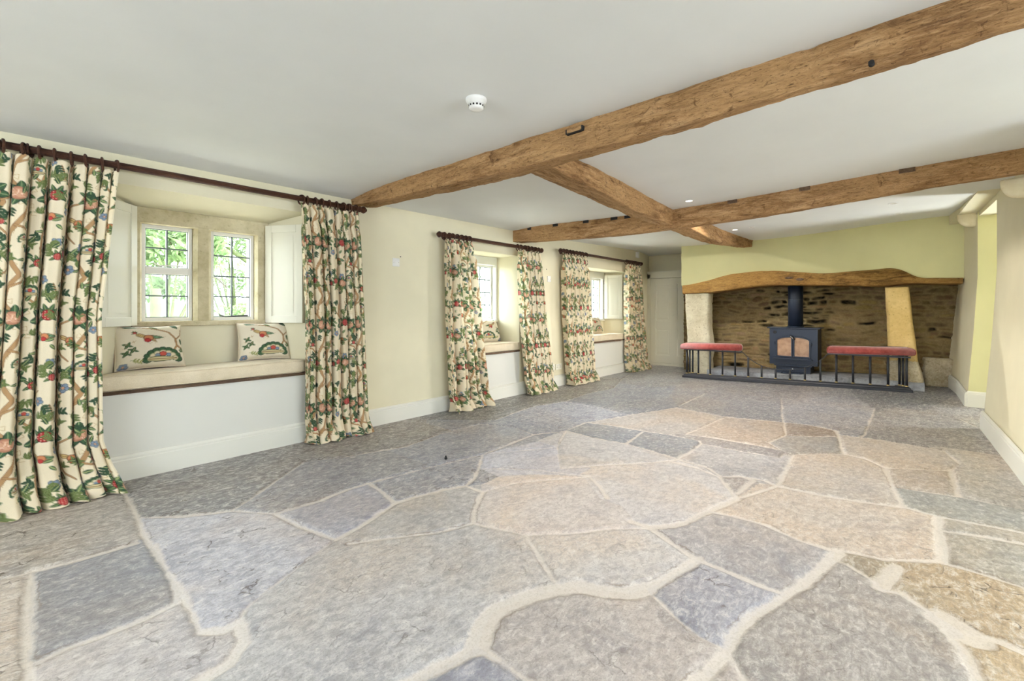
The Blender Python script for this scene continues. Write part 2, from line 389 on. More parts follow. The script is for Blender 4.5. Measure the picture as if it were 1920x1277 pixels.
def mk_fabric(name='printed_linen'):
    m = N(name); c = m.attr('pat'); v = m.coord(); n = m.noise(v, 320, 2)
    m.base(m.mix(m.ramp(n, [(0.3, 0.12), (0.7, 0.0)]), c, (0.3, 0.25, 0.18, 1))); m.rough(0.85); m.spec(0.15)
    m.b.inputs['Sheen Weight'].default_value = 0.15
    # linen lets a little light through
    tl = m.n('ShaderNodeBsdfTranslucent'); m.l(c, tl.inputs[0]); mx = m.n('ShaderNodeMixShader'); mx.inputs[0].default_value = 0.18
    out = [x for x in m.t.nodes if x.type == 'OUTPUT_MATERIAL'][0]
    m.l(m.b.outputs[0], mx.inputs[1]); m.l(tl.outputs[0], mx.inputs[2]); m.l(mx.outputs[0], out.inputs[0]); return m.m
M_fabric = mk_fabric()
def mk_cloth(name, c, c2, sc=260, sheen=0.2, bump=0.25):
    m = N(name); v = m.coord(); n = m.noise(v, sc, 2); b = m.noise(v, 9, 4)
    m.base(m.mix(m.ramp(m.math('ADD', m.math('MULTIPLY', n, 0.5), m.math('MULTIPLY', b, 0.5)), [(0.35, 0.0), (0.65, 1.0)]), c, c2)); m.rough(0.9); m.spec(0.15)
    m.b.inputs['Sheen Weight'].default_value = sheen; m.bump(n, bump, 0.002); return m.m
M_linen = mk_cloth('beige_linen', L(198, 184, 156), L(220, 207, 182))
M_velvet = mk_cloth('faded_red_velvet', L(124, 44, 42), L(158, 76, 70), 30, 0.6, 0.2)
M_piping = mk_cloth('dark_red_piping', L(110, 30, 34), L(140, 50, 50))

# ------------------------------------------------------------------ room constants
WY = 3.78
CE = 2.12
def floor_z(x, y):
    return 0.11 * sst(6.3, 8.2, x) * sst(2.9, -0.2, y)
def sstr(e0, e1, x): return sst(e0, e1, x)
def ceil_z(x, y):
    x = np.asarray(x, float); y = np.asarray(y, float)
    z = CE + 0.03 * sst(4.6, 7.5, x) + 0.08 * sst(5.0, 7.5, x) * sst(1.6, -0.4, y) + 0.03 * sst(5.5, 8.3, x) * sst(2.4, 3.6, y)
    z = z - 0.028 * np.exp(-((x-4.35)/0.9)**2) * np.exp(-((y-1.7)/1.2)**2)
    z = z - 0.03 * sst(3.35, 3.78, y) * sst(8.0, 2.0, x)
    return z

# ------------------------------------------------------------------ floor: flagstones
J = [  # mortar joints, followed on the floor plane: (width m, points)
 (.030, [(0,1086),(75,1068),(138,1053),(255,1018)]),
 (.026, [(229,910),(255,965),(268,998),(284,1027),(306,1057),(328,1090),(346,1122),(376,1183)]),
 (.045, [(376,1183),(420,1181),(448,1165),(455,1205),(430,1240),(375,1277),(330,1330)]),
 (.028, [(290,1020),(318,1080),(332,1110),(330,1130)]),
 (.030, [(58,1071),(55,1150),(50,1230),(52,1277),(60,1330)]),
 (.028, [(330,1130),(270,1160),(197,1188),(120,1216),(70,1240)]),
 (.018, [(569,866),(520,900),(470,935),(437,955)]),
 (.020, [(255,970),(340,968),(437,957),(517,962)]),
 (.030, [(517,962),(600,938),(660,914),(691,905)]),
 (.030, [(517,962),(560,985),(629,1012)]),
 (.026, [(691,905),(715,920),(740,943)]),
 (.036, [(740,943),(700,970),(673,988),(629,1012)]),
 (.034, [(740,943),(782,930),(830,918),(873,910)]),
 (.024, [(873,910),(890,895),(899,875),(905,852)]),
 (.020, [(691,905),(770,885),(840,868),(905,852)]),
 (.012, [(629,1012),(575,1050),(528,1086),(488,1115),(460,1140),(448,1165)]),
 (.024, [(654,1020),(720,1010),(818,999),(888,982)]),
 (.026, [(873,910),(905,922),(890,955),(888,982)]),
 (.022, [(888,982),(930,990),(965,998),(986,1003)]),
 (.016, [(905,922),(965,906),(1040,899),(1107,894)]),
 (.020, [(1107,894),(1125,912),(1139,935)]),
 (.026, [(986,1003),(1012,1046),(1030,1075),(1046,1100)]),
 (.085, [(1046,1104),(1090,1100),(1128,1108),(1183,1113),(1215,1104)]),
 (.080, [(1046,1104),(983,1122),(925,1148),(905,1180),(893,1212)]),
 (.050, [(893,1212),(860,1232),(820,1252),(770,1277),(700,1310)]),
 (.030, [(893,1212),(935,1236),(990,1277),(1040,1320)]),
 (.014, [(1215,1104),(1245,1135),(1275,1165),(1310,1192),(1355,1215)]),
 (.050, [(1215,1104),(1235,1092),(1256,1080),(1285,1063),(1307,1048)]),
 (.045, [(1183,977),(1220,988),(1260,984),(1282,980),(1329,958),(1384,935)]),
 (.018, [(986,1003),(1080,1000),(1150,992),(1220,990)]),
 (.034, [(1220,990),(1250,1010),(1285,1035),(1307,1048)]),
 (.030, [(1384,935),(1366,915),(1350,895),(1311,878),(1257,864)]),
 (.020, [(1384,935),(1457,911),(1470,890),(1482,867)]),
 (.030, [(1357,893),(1388,893),(1410,900),(1384,925)]),
 (.026, [(1388,893),(1430,900),(1457,911)]),
 (.030, [(1457,911),(1548,930),(1620,942),(1690,951)]),
 (.030, [(1661,878),(1675,912),(1694,951)]),
 (.022, [(1694,951),(1759,968),(1840,984),(1920,999),(1990,1012)]),
 (.016, [(1686,914),(1730,921),(1792,930),(1860,943),(1920,955),(1990,968)]),
 (.030, [(1781,882),(1788,905),(1796,930)]),
 (.028, [(1329,958),(1384,969),(1438,984),(1504,1013),(1559,1031),(1585,1033)]),
 (.060, [(1572,1034),(1559,1046),(1533,1072),(1505,1095)]),
 (.045, [(1505,1095),(1475,1115),(1417,1152),(1377,1188),(1362,1222)]),
 (.050, [(1362,1222),(1335,1250),(1307,1277),(1280,1310)]),
 (.030, [(1362,1222),(1380,1250),(1395,1277),(1410,1310)]),
 (.030, [(1307,1048),(1345,1063),(1384,1079),(1430,1098),(1478,1114)]),
 (.024, [(1585,1033),(1620,1040),(1657,1049),(1763,1053),(1840,1075),(1920,1100),(1990,1125)]),
 (.026, [(1559,1046),(1590,1058),(1632,1084),(1645,1102)]),
 (.070, [(1680,1062),(1668,1080),(1650,1100)]),
 (.034, [(1645,1102),(1694,1112),(1735,1140),(1760,1165),(1789,1195),(1811,1225),(1836,1277),(1850,1310)]),
 (.120, [(1770,1160),(1800,1180),(1818,1192)]),
 (.034, [(1818,1192),(1869,1199),(1920,1222),(1980,1250)]),
 (.050, [(1759,970),(1764,1010),(1767,1053)]),
 (.030, [(1767,995),(1840,1006),(1920,1020),(1990,1034)]),
 # middle distance
 (.020, [(1061,807),(1098,792),(1150,798),(1202,807),(1240,812)]),
 (.020, [(1061,807),(1110,820),(1173,832),(1220,845),(1270,860)]),
 (.026, [(1173,832),(1190,820),(1206,809)]),
 (.020, [(1206,809),(1255,815),(1310,826),(1316,832)]),
 (.026, [(1270,860),(1295,845),(1316,832)]),
 (.018, [(1316,832),(1389,846),(1462,858),(1470,850)]),
 (.030, [(1270,860),(1328,877),(1352,893)]),
 (.028, [(1462,898),(1474,875),(1487,852)]),
 (.020, [(1487,852),(1530,850),(1581,851),(1625,861),(1661,877),(1781,882)]),
 (.026, [(1470,792),(1520,797),(1567,807),(1571,815)]),
 (.026, [(1571,815),(1576,832),(1581,851)]),
 (.018, [(1571,815),(1656,825),(1769,844),(1800,870),(1781,882)]),
 (.018, [(1470,792),(1474,816),(1520,818),(1565,818)]),
 (.016, [(1474,816),(1440,830),(1465,844),(1487,852)]),
 (.016, [(1286,814),(1330,820),(1400,832),(1465,844)]),
 (.018, [(1286,814),(1322,798),(1356,783)]),
 (.026, [(1267,764),(1356,781),(1422,788),(1470,792)]),
 (.016, [(1098,792),(1180,778),(1267,764)]),
 (.012, [(1044,838),(1048,860),(1050,878)]),
 (.014, [(1050,878),(1130,872),(1200,868),(1270,862)]),
 (.010, [(905,852),(960,846),(1044,838),(1061,807)]),
 (.016, [(905,852),(950,835),(1000,815),(1061,807)]),
 (.014, [(905,878),(1000,880),(1107,894)]),
 (.014, [(1000,815),(960,800),(900,795),(830,812),(760,838),(640,858)]),
 (.012, [(640,858),(600,862),(569,866)]),
 (.014, [(1180,778),(1120,762),(1060,752),(1000,762),(930,786)]),
 (.012, [(1060,752),(1100,738),(1150,728)]),
 (.012, [(1267,764),(1300,748),(1330,735)]),
 (.012, [(1150,728),(1230,728),(1330,735),(1420,742),(1465,748)]),
 (.014, [(1465,748),(1466,770),(1468,792)]),
 (.010, [(1465,748),(1540,756),(1640,765)]),
 (.012, [(1640,765),(1630,790),(1620,815),(1612,820)]),
 (.010, [(1640,765),(1720,772),(1800,785),(1830,800)]),
 (.010, [(1150,728),(1165,712),(1180,702)]),
 (.010, [(1180,702),(1230,706),(1275,712)]),
]
ST0 = [ # stone colours (photo point, base colour, roughness of surface 0..1)
 (190,1130,(134,134,137),.1),(60,1000,(166,156,142),.9),(25,1180,(196,182,164),.9),(420,1040,(186,184,188),.7),(620,960,(156,158,170),.2),
 (780,1130,(190,186,180),.35),(420,900,(114,110,106),1.0),(540,930,(128,127,130),.5),(800,890,(134,135,142),.7),(720,840,(112,108,104),1.0),
 (790,960,(178,173,166),.1),(1000,950,(208,196,184),.1),(1150,1050,(202,196,188),.3),(1100,1200,(184,172,160),.3),(860,1260,(158,157,164),.05),
 (1260,930,(206,198,190),.1),(1390,1040,(162,156,152),.1),(1340,1120,(158,156,162),.6),(1260,1240,(186,172,158),.2),(1560,1180,(156,146,134),.35),
 (1600,980,(200,182,160),.3),(1800,1130,(172,150,114),.9),(1850,1045,(158,150,132),.3),(1800,950,(140,138,126),.05),(1840,1000,(160,152,136),.3),
 (1560,880,(182,168,150),.2),(1730,900,(166,152,134),.4),(1860,900,(168,160,146),.5),(1400,880,(170,164,158),.2),(1140,815,(136,144,156),.1),
 (1240,828,(148,152,158),.1),(1170,850,(190,186,182),.1),(1520,805,(158,140,124),.3),(1520,835,(172,166,156),.1),(1400,838,(168,156,148),.2),
 (1300,775,(202,190,176),.1),(1400,805,(206,186,164),.2),(1700,850,(182,170,154),.4),(1560,775,(156,156,160),.6),(1740,800,(150,146,142),.7),
 (1680,745,(140,138,138),.6),(1400,765,(176,170,168),.4),(1380,720,(178,170,164),.3),(1000,795,(150,155,170),.7),(950,860,(184,184,192),.3),(960,825,(176,178,188),.4),
 (1150,745,(160,162,170),.3),(1080,735,(136,130,118),.6),(970,765,(140,134,122),.8),(1250,700,(150,148,144),.3),(1390,905,(150,140,132),.4),
 (1610,1055,(150,132,102),.6),(1900,1240,(182,160,122),.5),(1340,1265,(160,150,144),.3),(200,1260,(196,188,180),.4),(600,1230,(182,178,172),.3),
]
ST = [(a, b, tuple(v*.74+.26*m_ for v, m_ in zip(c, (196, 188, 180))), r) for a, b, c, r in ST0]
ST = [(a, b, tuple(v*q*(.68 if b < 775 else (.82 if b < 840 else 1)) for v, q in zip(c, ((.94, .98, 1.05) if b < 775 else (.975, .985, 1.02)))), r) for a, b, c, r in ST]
def build_floor():
    xs = np.concatenate([np.arange(-3.0, 0.0, 0.10), np.arange(0.0, 3.3, 0.0075), np.arange(3.3, 5.6, 0.014), np.arange(5.6, 9.0, 0.028)])
    ys = np.concatenate([np.arange(-3.3, -0.85, 0.10), np.arange(-0.85, 3.86, 0.0085), [4.1, 4.4]])
    nx, ny = len(xs), len(ys)
    X, Y = np.meshgrid(xs, ys)
    jd = np.full(X.shape, 0.5)
    wx = X + 0.016 * (fbm(X*4, Y*4, 3) - .5); wy = Y + 0.016 * (fbm(X*4+9, Y*4, 5) - .5)
    for w, pts in J:
        pp = [P(a, b) for a, b in pts]
        for (x0, y0), (x1, y1) in zip(pp, pp[1:]):
            r = 0.5
            i0, i1 = np.searchsorted(xs, [min(x0, x1)-r, max(x0, x1)+r]); j0, j1 = np.searchsorted(ys, [min(y0, y1)-r, max(y0, y1)+r])
            if i1 <= i0 or j1 <= j0: continue
            sx = wx[j0:j1, i0:i1]; sy = wy[j0:j1, i0:i1]
            dx, dy = x1-x0, y1-y0; q = np.clip(((sx-x0)*dx+(sy-y0)*dy)/(dx*dx+dy*dy+1e-9), 0, 1)
            d = np.hypot(sx-x0-q*dx, sy-y0-q*dy) - w*0.5
            jd[j0:j1, i0:i1] = np.minimum(jd[j0:j1, i0:i1], d)
    # unseen part of the room behind the camera: irregular slabs
    rs = np.random.RandomState(4)
    cx, cy = np.meshgrid(np.arange(-3.4, 2.4, .8), np.arange(-3.6, 4.4, .75)); cx = cx.ravel()+rs.uniform(-.25, .25, cx.size); cy = cy.ravel()+rs.uniform(-.25, .25, cx.size)
    fwd = X*math.cos(YAW)+Y*math.sin(YAW)
    off = (fwd < 1.28) | (Y < -0.62) | (X < -0.05)
    d = np.sqrt((X[..., None][off]-cx)**2+(Y[..., None][off]-cy)**2); d.sort(axis=1)
    jd[off] = np.minimum(jd[off], (d[:, 1]-d[:, 0])*.5-.012)
    # stones: spread each colour through its slab up to the joints
    lab = np.full(X.shape, -1, np.int32)
    for k, (a, b, c, r) in enumerate(ST):
        sx, sy = P(a, b); i = min(max(np.searchsorted(xs, sx), 1), nx-2); j = min(max(np.searchsorted(ys, sy), 1), ny-2); lab[j, i] = k
    free = jd > 0.003
    for ph, limit in ((free, 420), (np.ones_like(free), 60)):
        for it in range(limit):
            ch = False
            for ax, sh in ((0, 1), (0, -1), (1, 1), (1, -1)):
                nb = np.roll(lab, sh, axis=ax); mk = (lab < 0) & (nb >= 0) & ph
                if mk.any(): lab[mk] = nb[mk]; ch = True
            if not ch: break
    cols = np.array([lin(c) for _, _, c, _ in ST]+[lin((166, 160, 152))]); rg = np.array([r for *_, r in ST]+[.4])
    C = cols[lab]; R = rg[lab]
    dz = 0.0035 * np.array([hsh(np.int64(k), np.int64(3), 5) for k in range(len(ST)+1)])
    wear = 0.006 * (fbm(X*2.2, Y*2.2, 21, 3)-.5) + 0.004*R*(fbm(X*14, Y*14, 33, 3)-.5)
    Z = floor_z(X, Y) + wear + dz[lab]*sst(0.0, 0.02, jd) - 0.0045*sst(0.012, -0.004, jd)
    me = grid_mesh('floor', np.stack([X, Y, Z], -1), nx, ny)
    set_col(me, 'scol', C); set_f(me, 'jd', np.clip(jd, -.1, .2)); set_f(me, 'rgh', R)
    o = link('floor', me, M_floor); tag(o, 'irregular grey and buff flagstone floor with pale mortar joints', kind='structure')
build_floor()

# ------------------------------------------------------------------ ceiling
def build_ceiling():
    xs = np.linspace(-3.0, 9.0, 121); ys = np.linspace(-3.3, 4.4, 90)
    X, Y = np.meshgrid(xs, ys); Z = ceil_z(X, Y)
    me = grid_mesh('ceiling', np.stack([X, Y, Z], -1), len(xs), len(ys))
    o = link('ceiling', me, M_ceil); tag(o, 'white plastered ceiling', kind='structure')
    mb = MB(); mb.box(-3.2, 9.2, -3.5, 4.6, 2.40, 2.5); mb.build('ceiling_deck', M_ceil); 
    tag(bpy.data.objects['ceiling_deck'], kind='structure')
build_ceiling()
bpy.data.objects['ceiling_deck'].name = 'ceiling_upper'

# ------------------------------------------------------------------ window wall with three splayed alcoves
WIN = [ # front x0,x1 | back x0,x1 | soffit front z, back z | sill z | casements (x0,x1) | casement z0,z1
 dict(f=(.33, 1.68), b=(.58, 1.485), sf=1.905, sb=1.835, sill=.985, cs=[(.640, .953), (1.070, 1.389)], cz=(1.012, 1.725)),
 dict(f=(3.22, 4.385), b=(3.30, 4.335), sf=1.785, sb=1.785, sill=.945, cs=[(3.43, 3.76), (3.975, 4.295)], cz=(.965, 1.68)),
 dict(f=(5.55, 7.27), b=(5.72, 7.13), sf=1.76, sb=1.755, sill=.905, cs=[(5.83, 6.16), (6.28, 6.61), (6.73, 7.06)], cz=(.925, 1.64)),
]
YB, YO = 4.15, 4.36
SEATZ = 0.555
def build_wall_left():
    m = MB(); T = 2.38; sp = []
    xprev_f, xprev_b = -3.0, -3.0
    for w in WIN:
        (f0, f1), (b0, b1) = w['f'], w['b']
        m.prism([(xprev_f, WY), (f0, WY), (b0, YB), (b0, YO), (xprev_b, YO), (xprev_b, YB)] if xprev_f > -3 else [(-3.0, WY), (f0, WY), (b0, YB), (b0, YO), (-3.0, YO)], -.02, T)
        m.prism([(f0, WY), (f1, WY), (f1, YO), (f0, YO)], -.02, SEATZ, mi=1)                       # seat front
        m.prism([(b0-.02, YB), (b1+.02, YB), (b1+.02, YO), (b0-.02, YO)], SEATZ, w['sill'])    # below the sill
        m.prism([(f0, WY), (f1, WY), (f1, YB), (f0, YB)], [w['sf'], w['sf'], w['sb'], w['sb']], T)   # over the alcove
        m.prism([(b0-.01, YB), (b1+.01, YB), (b1+.01, YO), (b0-.01, YO)], w['sb'], T)
        xprev_f, xprev_b = f1, b1
    m.prism([(xprev_f, WY), (7.75, WY), (8.9, 4.04), (8.9, YO), (xprev_b, YO), (xprev_b, YB)], -.02, T)
    tag(m.build('wall_left', [M_wall, M_seatfront]), 'cream painted wall with three window alcoves', kind='structure')
build_wall_left()

def skirting(name, path, h=0.17, th=0.022, zf=None, label=None, sgn=1):
    """profile swept along path points (x,y); room side on the +normal*sgn side"""
    prof = [(0, 0), (th, 0), (th, h-.032), (th*.78, h-.026), (th*.82, h-.014), (th*.5, h-.004), (th*.3, h), (0, h)]
    m = MB(); rings = []
    n = len(path)
    for i, p in enumerate(path):
        d = Vector((path[min(i+1, n-1)][0]-path[max(i-1, 0)][0], path[min(i+1, n-1)][1]-path[max(i-1, 0)][1])).normalized()
        nr = Vector((-d.y, d.x))*sgn
        z0 = float(floor_z(p[0], p[1]))-.008 if zf is None else zf
        rings.append([m.bm.verts.new((p[0]+nr.x*a, p[1]+nr.y*a, z0+b)) for a, b in prof])
    for a, b in zip(rings, rings[1:]):
        for k in range(len(prof)):
            j = (k+1) % len(prof); m.bm.faces.new((a[k], a[j], b[j], b[k]))
    m.bm.faces.new(rings[0]); m.bm.faces.new(rings[-1][::-1])
    o = m.build(name, M_trim); tag(o, label, kind='structure'); return o
skirting('baseboard_left', [(-3.0, WY), (7.75, WY), (8.40, 3.94)], sgn=-1, label='off-white moulded skirting board under the windows')

# ---- windows
def casement(par, x0, x1, z0, z1, cols, rows, transom=False, handle=None):
    y0, y1 = YB+.035, YB+.085; fw = .026
    m = MB()
    m.box(x0+fw, x1-fw, y0+.001, y1, z0, z0+fw); m.box(x0+fw, x1-fw, y0+.001, y1, z1-fw, z1)
    m.box(x0, x0+fw, y0, y1, z0, z1, .003); m.box(x1-fw, x1, y0, y1, z0, z1, .003)
    zt = (z0+z1)/2 + .02
    if transom: m.box(x0+fw, x1-fw, y0-.006, y1, zt-.026, zt+.026, .003)
    fr = m.build('casement', M_winframe, par)
    g = MB(); g.box(x0+fw*.7, x1-fw*.7, y0+.022, y0+.026, z0+fw*.7, z1-fw*.7); g.build('glass_pane', M_glass, fr)
    c = MB(); r = .0050 if transom or handle else .0062
    for i in range(1, cols):
        x = x0+fw+(x1-x0-2*fw)*i/cols; c.box(x-r, x+r, y0+.016, y0+.031, z0+fw, z1-fw)
    spans = [(z0+fw, zt-.026), (zt+.026, z1-fw)] if transom else [(z0+fw, z1-fw)]
    for (a, b) in spans:
        n = rows//len(spans)
        for i in range(1, n):
            z = a+(b-a)*i/n; c.box(x0+fw, x1-fw, y0+.017, y0+.030, z-r, z+r)
        for (p, q) in ((x0+fw, x0+fw+.005), (x1-fw-.005, x1-fw)): c.box(p, q, y0+.014, y0+.03, a, b)
        for (p, q) in ((a, a+.005), (b-.005, b)): c.box(x0+fw+.005, x1-fw-.005, y0+.014, y0+.03, p, q)
    c.build('leading', M_lead, fr)
    if handle == 'stay':
        h = MB(); h.tube([(x0+.06, y0-.012, z0+.045), (x0+.10, y0-.02, z0+.028), (x0+.17, y0-.018, z0+.034), (x0+.27, y0-.014, z0+.036)], .0045); h.build('casement_stay', M_iron, fr)
        h = MB(); h.tube([(x0+.012, y0-.01, zt-.03), (x0+.04, y0-.022, zt-.035), (x0+.09, y0-.024, zt-.09), (x0+.112, y0-.022, zt-.115)], [.005, .006, .007, .006]); h.build('casement_handle', M_trim, fr)
    if handle == 'top':
        h = MB(); h.tube([(x0+.07, y0-.02, zt+.052), (x0+.10, y0-.024, zt+.034), (x0+.2, y0-.022, zt+.040), (x0+.25, y0-.02, zt+.036)], .005); h.build('casement_stay', M_trim, fr)
def shutter(par, hx, fx, hy, fy, z0, z1, knob=False, face=1):
    """panelled shutter leaf from hinge (hx,hy) to free edge (fx,fy)"""
    a = Vector((hx, hy, 0)); b = Vector((fx, fy, 0)); d = b-a; w = d.length; d.normalize(); nr = Vector((-d.y, d.x, 0))*face
    M = Matrix(((d.x, nr.x, 0, hx), (d.y, nr.y, 0, hy), (0, 0, 1, 0), (0, 0, 0, 1)))
    m = MB(); t = .026; r = .06
    m.box(.01, w-.01, -t/2+.006, t/2-.006, z0+.01, z1-.01)
    m.box(0, r, -t/2, t/2, z0, z1, .002); m.box(w-r, w, -t/2, t/2, z0, z1, .002)
    m.box(r, w-r, -t/2, t/2, z0, z0+r, .002); m.box(r, w-r, -t/2, t/2, z1-r, z1, .002)
    for q in (-1, 1):
        m.prism([(r+.03, q*.008), (w-r-.03, q*.008), (w-r-.03, q*.0088), (r+.03, q*.0088)], z0+r+.03, z1-r-.03)
    for v in m.bm.verts: v.co = M @ v.co
    s = m.build('shutter', M_joinery, par)
    h = MB()
    for z in (z0+.1, z1-.16):
        h.cyl(M @ Vector((-.004, t/2, z)), M @ Vector((-.004, t/2, z+.07)), .006, seg=10); 
    h.build('hinge', M_iron, s)
    if knob:
        k = MB(); k.lathe(M @ Vector((.13, t/2, (z0+z1)/2-.02)), nr, [(0, .006), (.01, .006), (.014, .012), (.022, .012), (.027, 0)], 12); k.build('knob', M_iron, s)
    return s
for wi, w in enumerate(WIN):
    (b0, b1) = w['b']; root = empty('window_%d' % (wi+1), ((b0+b1)/2, YB, w['sill'])); root['kind'] = 'structure'
    lab = ['mullioned stone window with two leaded casements nearest the camera', 'middle window with white surround between curtains', 'farthest window beside the corner, shutter open']
    root['label'] = lab[wi]
    m = MB(); z0, z1 = w['cz']; yf = YB-.022
    xsn = [b0]+[v for c in w['cs'] for v in c]+[b1]
    for i in range(0, len(xsn), 2):
        a, b = xsn[i], xsn[i+1]
        if 0 < i < len(xsn)-2:   # chamfered mullion
            m.prism([(a+.022, yf), (b-.022, yf), (b, yf+.03), (b, YO), (a, YO), (a, yf+.03)], z0-.01, z1+.01)
        else: 
            if i == 0: m.prism([(a, yf), (b-.014, yf), (b, yf+.03), (b, YO), (a, YO)], z0-.01, z1+.01)
            else: m.prism([(a+.014, yf), (b, yf), (b, YO), (a, YO), (a, yf+.03)], z0-.01, z1+.01)
    m.box(b0, b1, yf, YO, z1, w['sb']+.004, .006)
    m.box(b0, b1, yf-.012, YO, w['sill']-.012, z0, .006)
    inv = Matrix.Translation(-root.location)
    for v in m.bm.verts: v.co = inv @ v.co
    m.build('stone_surround', M_winstone if wi == 0 else M_trim, root)
    # parts below are made in room coordinates and shifted to the window's base
    before = set(bpy.data.objects)
    for ci, (c0, c1) in enumerate(w['cs']):
        if wi == 0: casement(root, c0, c1, z0, z1, 2, 4, transom=(ci == 0), handle='top' if ci == 0 else 'stay')
        else: casement(root, c0, c1, z0, z1, 3 if wi == 1 else 2, 5 if wi == 2 else 4)
    if wi == 0:
        shutter(root, .598, .365, YB-.04, 3.83, .985, 1.83, face=-1)
        shutter(root, 1.462, 1.640, YB-.04, 3.80, .985, 1.81, face=1)
    if wi == 2:
        shutter(root, 7.10, 7.225, YB-.04, 3.82, .93, 1.71, knob=True, face=1)
        shutter(root, 5.74, 5.60, YB-.04, 3.82, .93, 1.71, face=-1)
    for o in set(bpy.data.objects)-before:
        if o.parent is root: o.location = -root.location

# ------------------------------------------------------------------ printed fabric (painted as cloth colours on a fine mesh)
TW, TH, TR = 0.60, 0.68, 0.0018
class Tile:
    def __init__(s, w, h, res, bg, wrap=True):
        s.nx, s.ny, s.res, s.wrap = int(round(w/res)), int(round(h/res)), res, wrap
        s.a = np.empty((s.ny, s.nx, 3)); s.a[:] = lin(bg)
    def stamp(s, x, y, r, fn):
        k = int(r/s.res)+2; cx, cy = x/s.res, y/s.res
        ix = np.arange(int(cx)-k, int(cx)+k+1); iy = np.arange(int(cy)-k, int(cy)+k+1)
        if not s.wrap:
            ix = ix[(ix >= 0) & (ix < s.nx)]; iy = iy[(iy >= 0) & (iy < s.ny)]
            if len(ix) == 0 or len(iy) == 0: return
        GX, GY = np.meshgrid((ix-cx)*s.res, (iy-cy)*s.res)
        al, col = fn(GX, GY)
        JX, JY = np.meshgrid(ix % s.nx, iy % s.ny)
        s.a[JY, JX] = s.a[JY, JX]*(1-al[..., None]) + col*al[..., None]
    def disc(s, x, y, r, c, edge=None):
        c = lin(c); e = lin(edge) if edge else c
        def f(X, Y):
            d = np.hypot(X, Y); al = np.clip((r-d)/s.res+.5, 0, 1); k = sst(r*.72, r*.9, d)[..., None]; return al, c*(1-k)+e*k
        s.stamp(x, y, r, f)
    def ell(s, x, y, a, b, ang, c, edge=None, vein=None):
        c = lin(c); e = lin(edge) if edge else c; ca, sa = math.cos(ang), math.sin(ang)
        def f(X, Y):
            u = X*ca+Y*sa; v = -X*sa+Y*ca; t = u/a
            ww = b*np.sqrt(np.clip(1-t*t, 0, 1))*(1-.35*t)
            al = np.clip((ww-np.abs(v))/s.res+.5, 0, 1)*(np.abs(t) < 1)
            k = sst(.55, .85, np.abs(v)/(ww+1e-6))[..., None]; col = c*(1-k)+e*k
            if vein: 
                q = (np.abs(v) < s.res*.9)[..., None]; col = np.where(q, lin(vein), col)
            return al, col
        s.stamp(x, y, max(a, b), f)
    def curve(s, pts, w, c, edge=None, w2=None):
        P_ = np.array(pts); n = 8*len(pts)
        t = np.linspace(0, len(pts)-1, n*3); 
        xs = np.interp(t, range(len(pts)), P_[:, 0]); ys = np.interp(t, range(len(pts)), P_[:, 1])
        k = np.hanning(11); k /= k.sum(); xs = np.convolve(np.pad(xs, 5, mode='edge'), k, 'valid'); ys = np.convolve(np.pad(ys, 5, mode='edge'), k, 'valid')
        L_ = np.concatenate([[0], np.cumsum(np.hypot(np.diff(xs), np.diff(ys)))]); m = max(int(L_[-1]/(s.res*1.2)), 3)
        q = np.linspace(0, L_[-1], m); xs = np.interp(q, L_, xs); ys = np.interp(q, L_, ys)
        w2 = w if w2 is None else w2
        if edge:
            for i in range(m): s.disc(xs[i], ys[i], (w+(w2-w)*i/m)*.5+.0016, edge)
        for i in range(m): s.disc(xs[i], ys[i], (w+(w2-w)*i/m)*.5, c)
GR, DG, LG = (56, 92, 62), (30, 58, 44), (120, 138, 84)
BR, DB = (178, 140, 98), (120, 84, 56)
RED, DRD = (172, 38, 46), (118, 22, 32)
BLU, DBL = (124, 142, 160), (66, 78, 104)
PNK, TAN = (206, 158, 128), (196, 170, 128)
def leafspray(t, x, y, ang, n, ln, c, e):
    t.curve([(x, y), (x+math.cos(ang)*ln*.5, y+math.sin(ang)*ln*.5), (x+math.cos(ang+.4)*ln, y+math.sin(ang+.4)*ln)], .003, LG)
    for i in range(n):
        q = (i+1)/n; px = x+math.cos(ang+.2*q)*ln*q; py = y+math.sin(ang+.2*q)*ln*q
        for sd in (-1, 1): t.ell(px+math.cos(ang+sd)*.012, py+math.sin(ang+sd)*.012, .015, .0065, ang+sd*.9, c, e, e)
def blueflower(t, x, y, r):
    for i in range(5):
        a = i*2*math.pi/5+.3; t.disc(x+math.cos(a)*r*.62, y+math.sin(a)*r*.62, r*.46, BLU, DBL)
    t.disc(x, y, r*.3, PNK, DB)
def berry(t, x, y, r):
    for a in (-2.5, -1.9, -1.2, -.6): t.ell(x+math.cos(a)*r*1.1, y+math.sin(a)*r*1.1, r*1.1, r*.42, a, GR, DG, LG)
    for a in (.5, 2.6): t.ell(x+math.cos(a)*r*1.25, y+math.sin(a)*r*1.25, r*.9, r*.4, a, GR, DG, LG)
    t.disc(x, y, r, RED, DRD)
    for i in range(5):
        for j in range(4):
            if math.hypot((i-2)*.4, (j-1.5)*.42) < .85: t.disc(x+(i-2)*r*.4, y+(j-1.5)*r*.42, r*.09, (232, 170, 150))
def hydrangea(t, x, y, r):
    for i in range(7):
        a = i*2*math.pi/7+.2; t.ell(x+math.cos(a)*r*1.15, y+math.sin(a)*r*.95, r*.72, r*.5, a, GR, DG, (150, 168, 120))
    t.ell(x, y, r*1.02, r*.78, 0, PNK, (176, 120, 96))
    rs = random.Random(5)
    for i in range(40): t.disc(x+rs.uniform(-.8, .8)*r, y+rs.uniform(-.5, .5)*r, r*.06, (236, 206, 184) if i % 2 else (172, 112, 92))
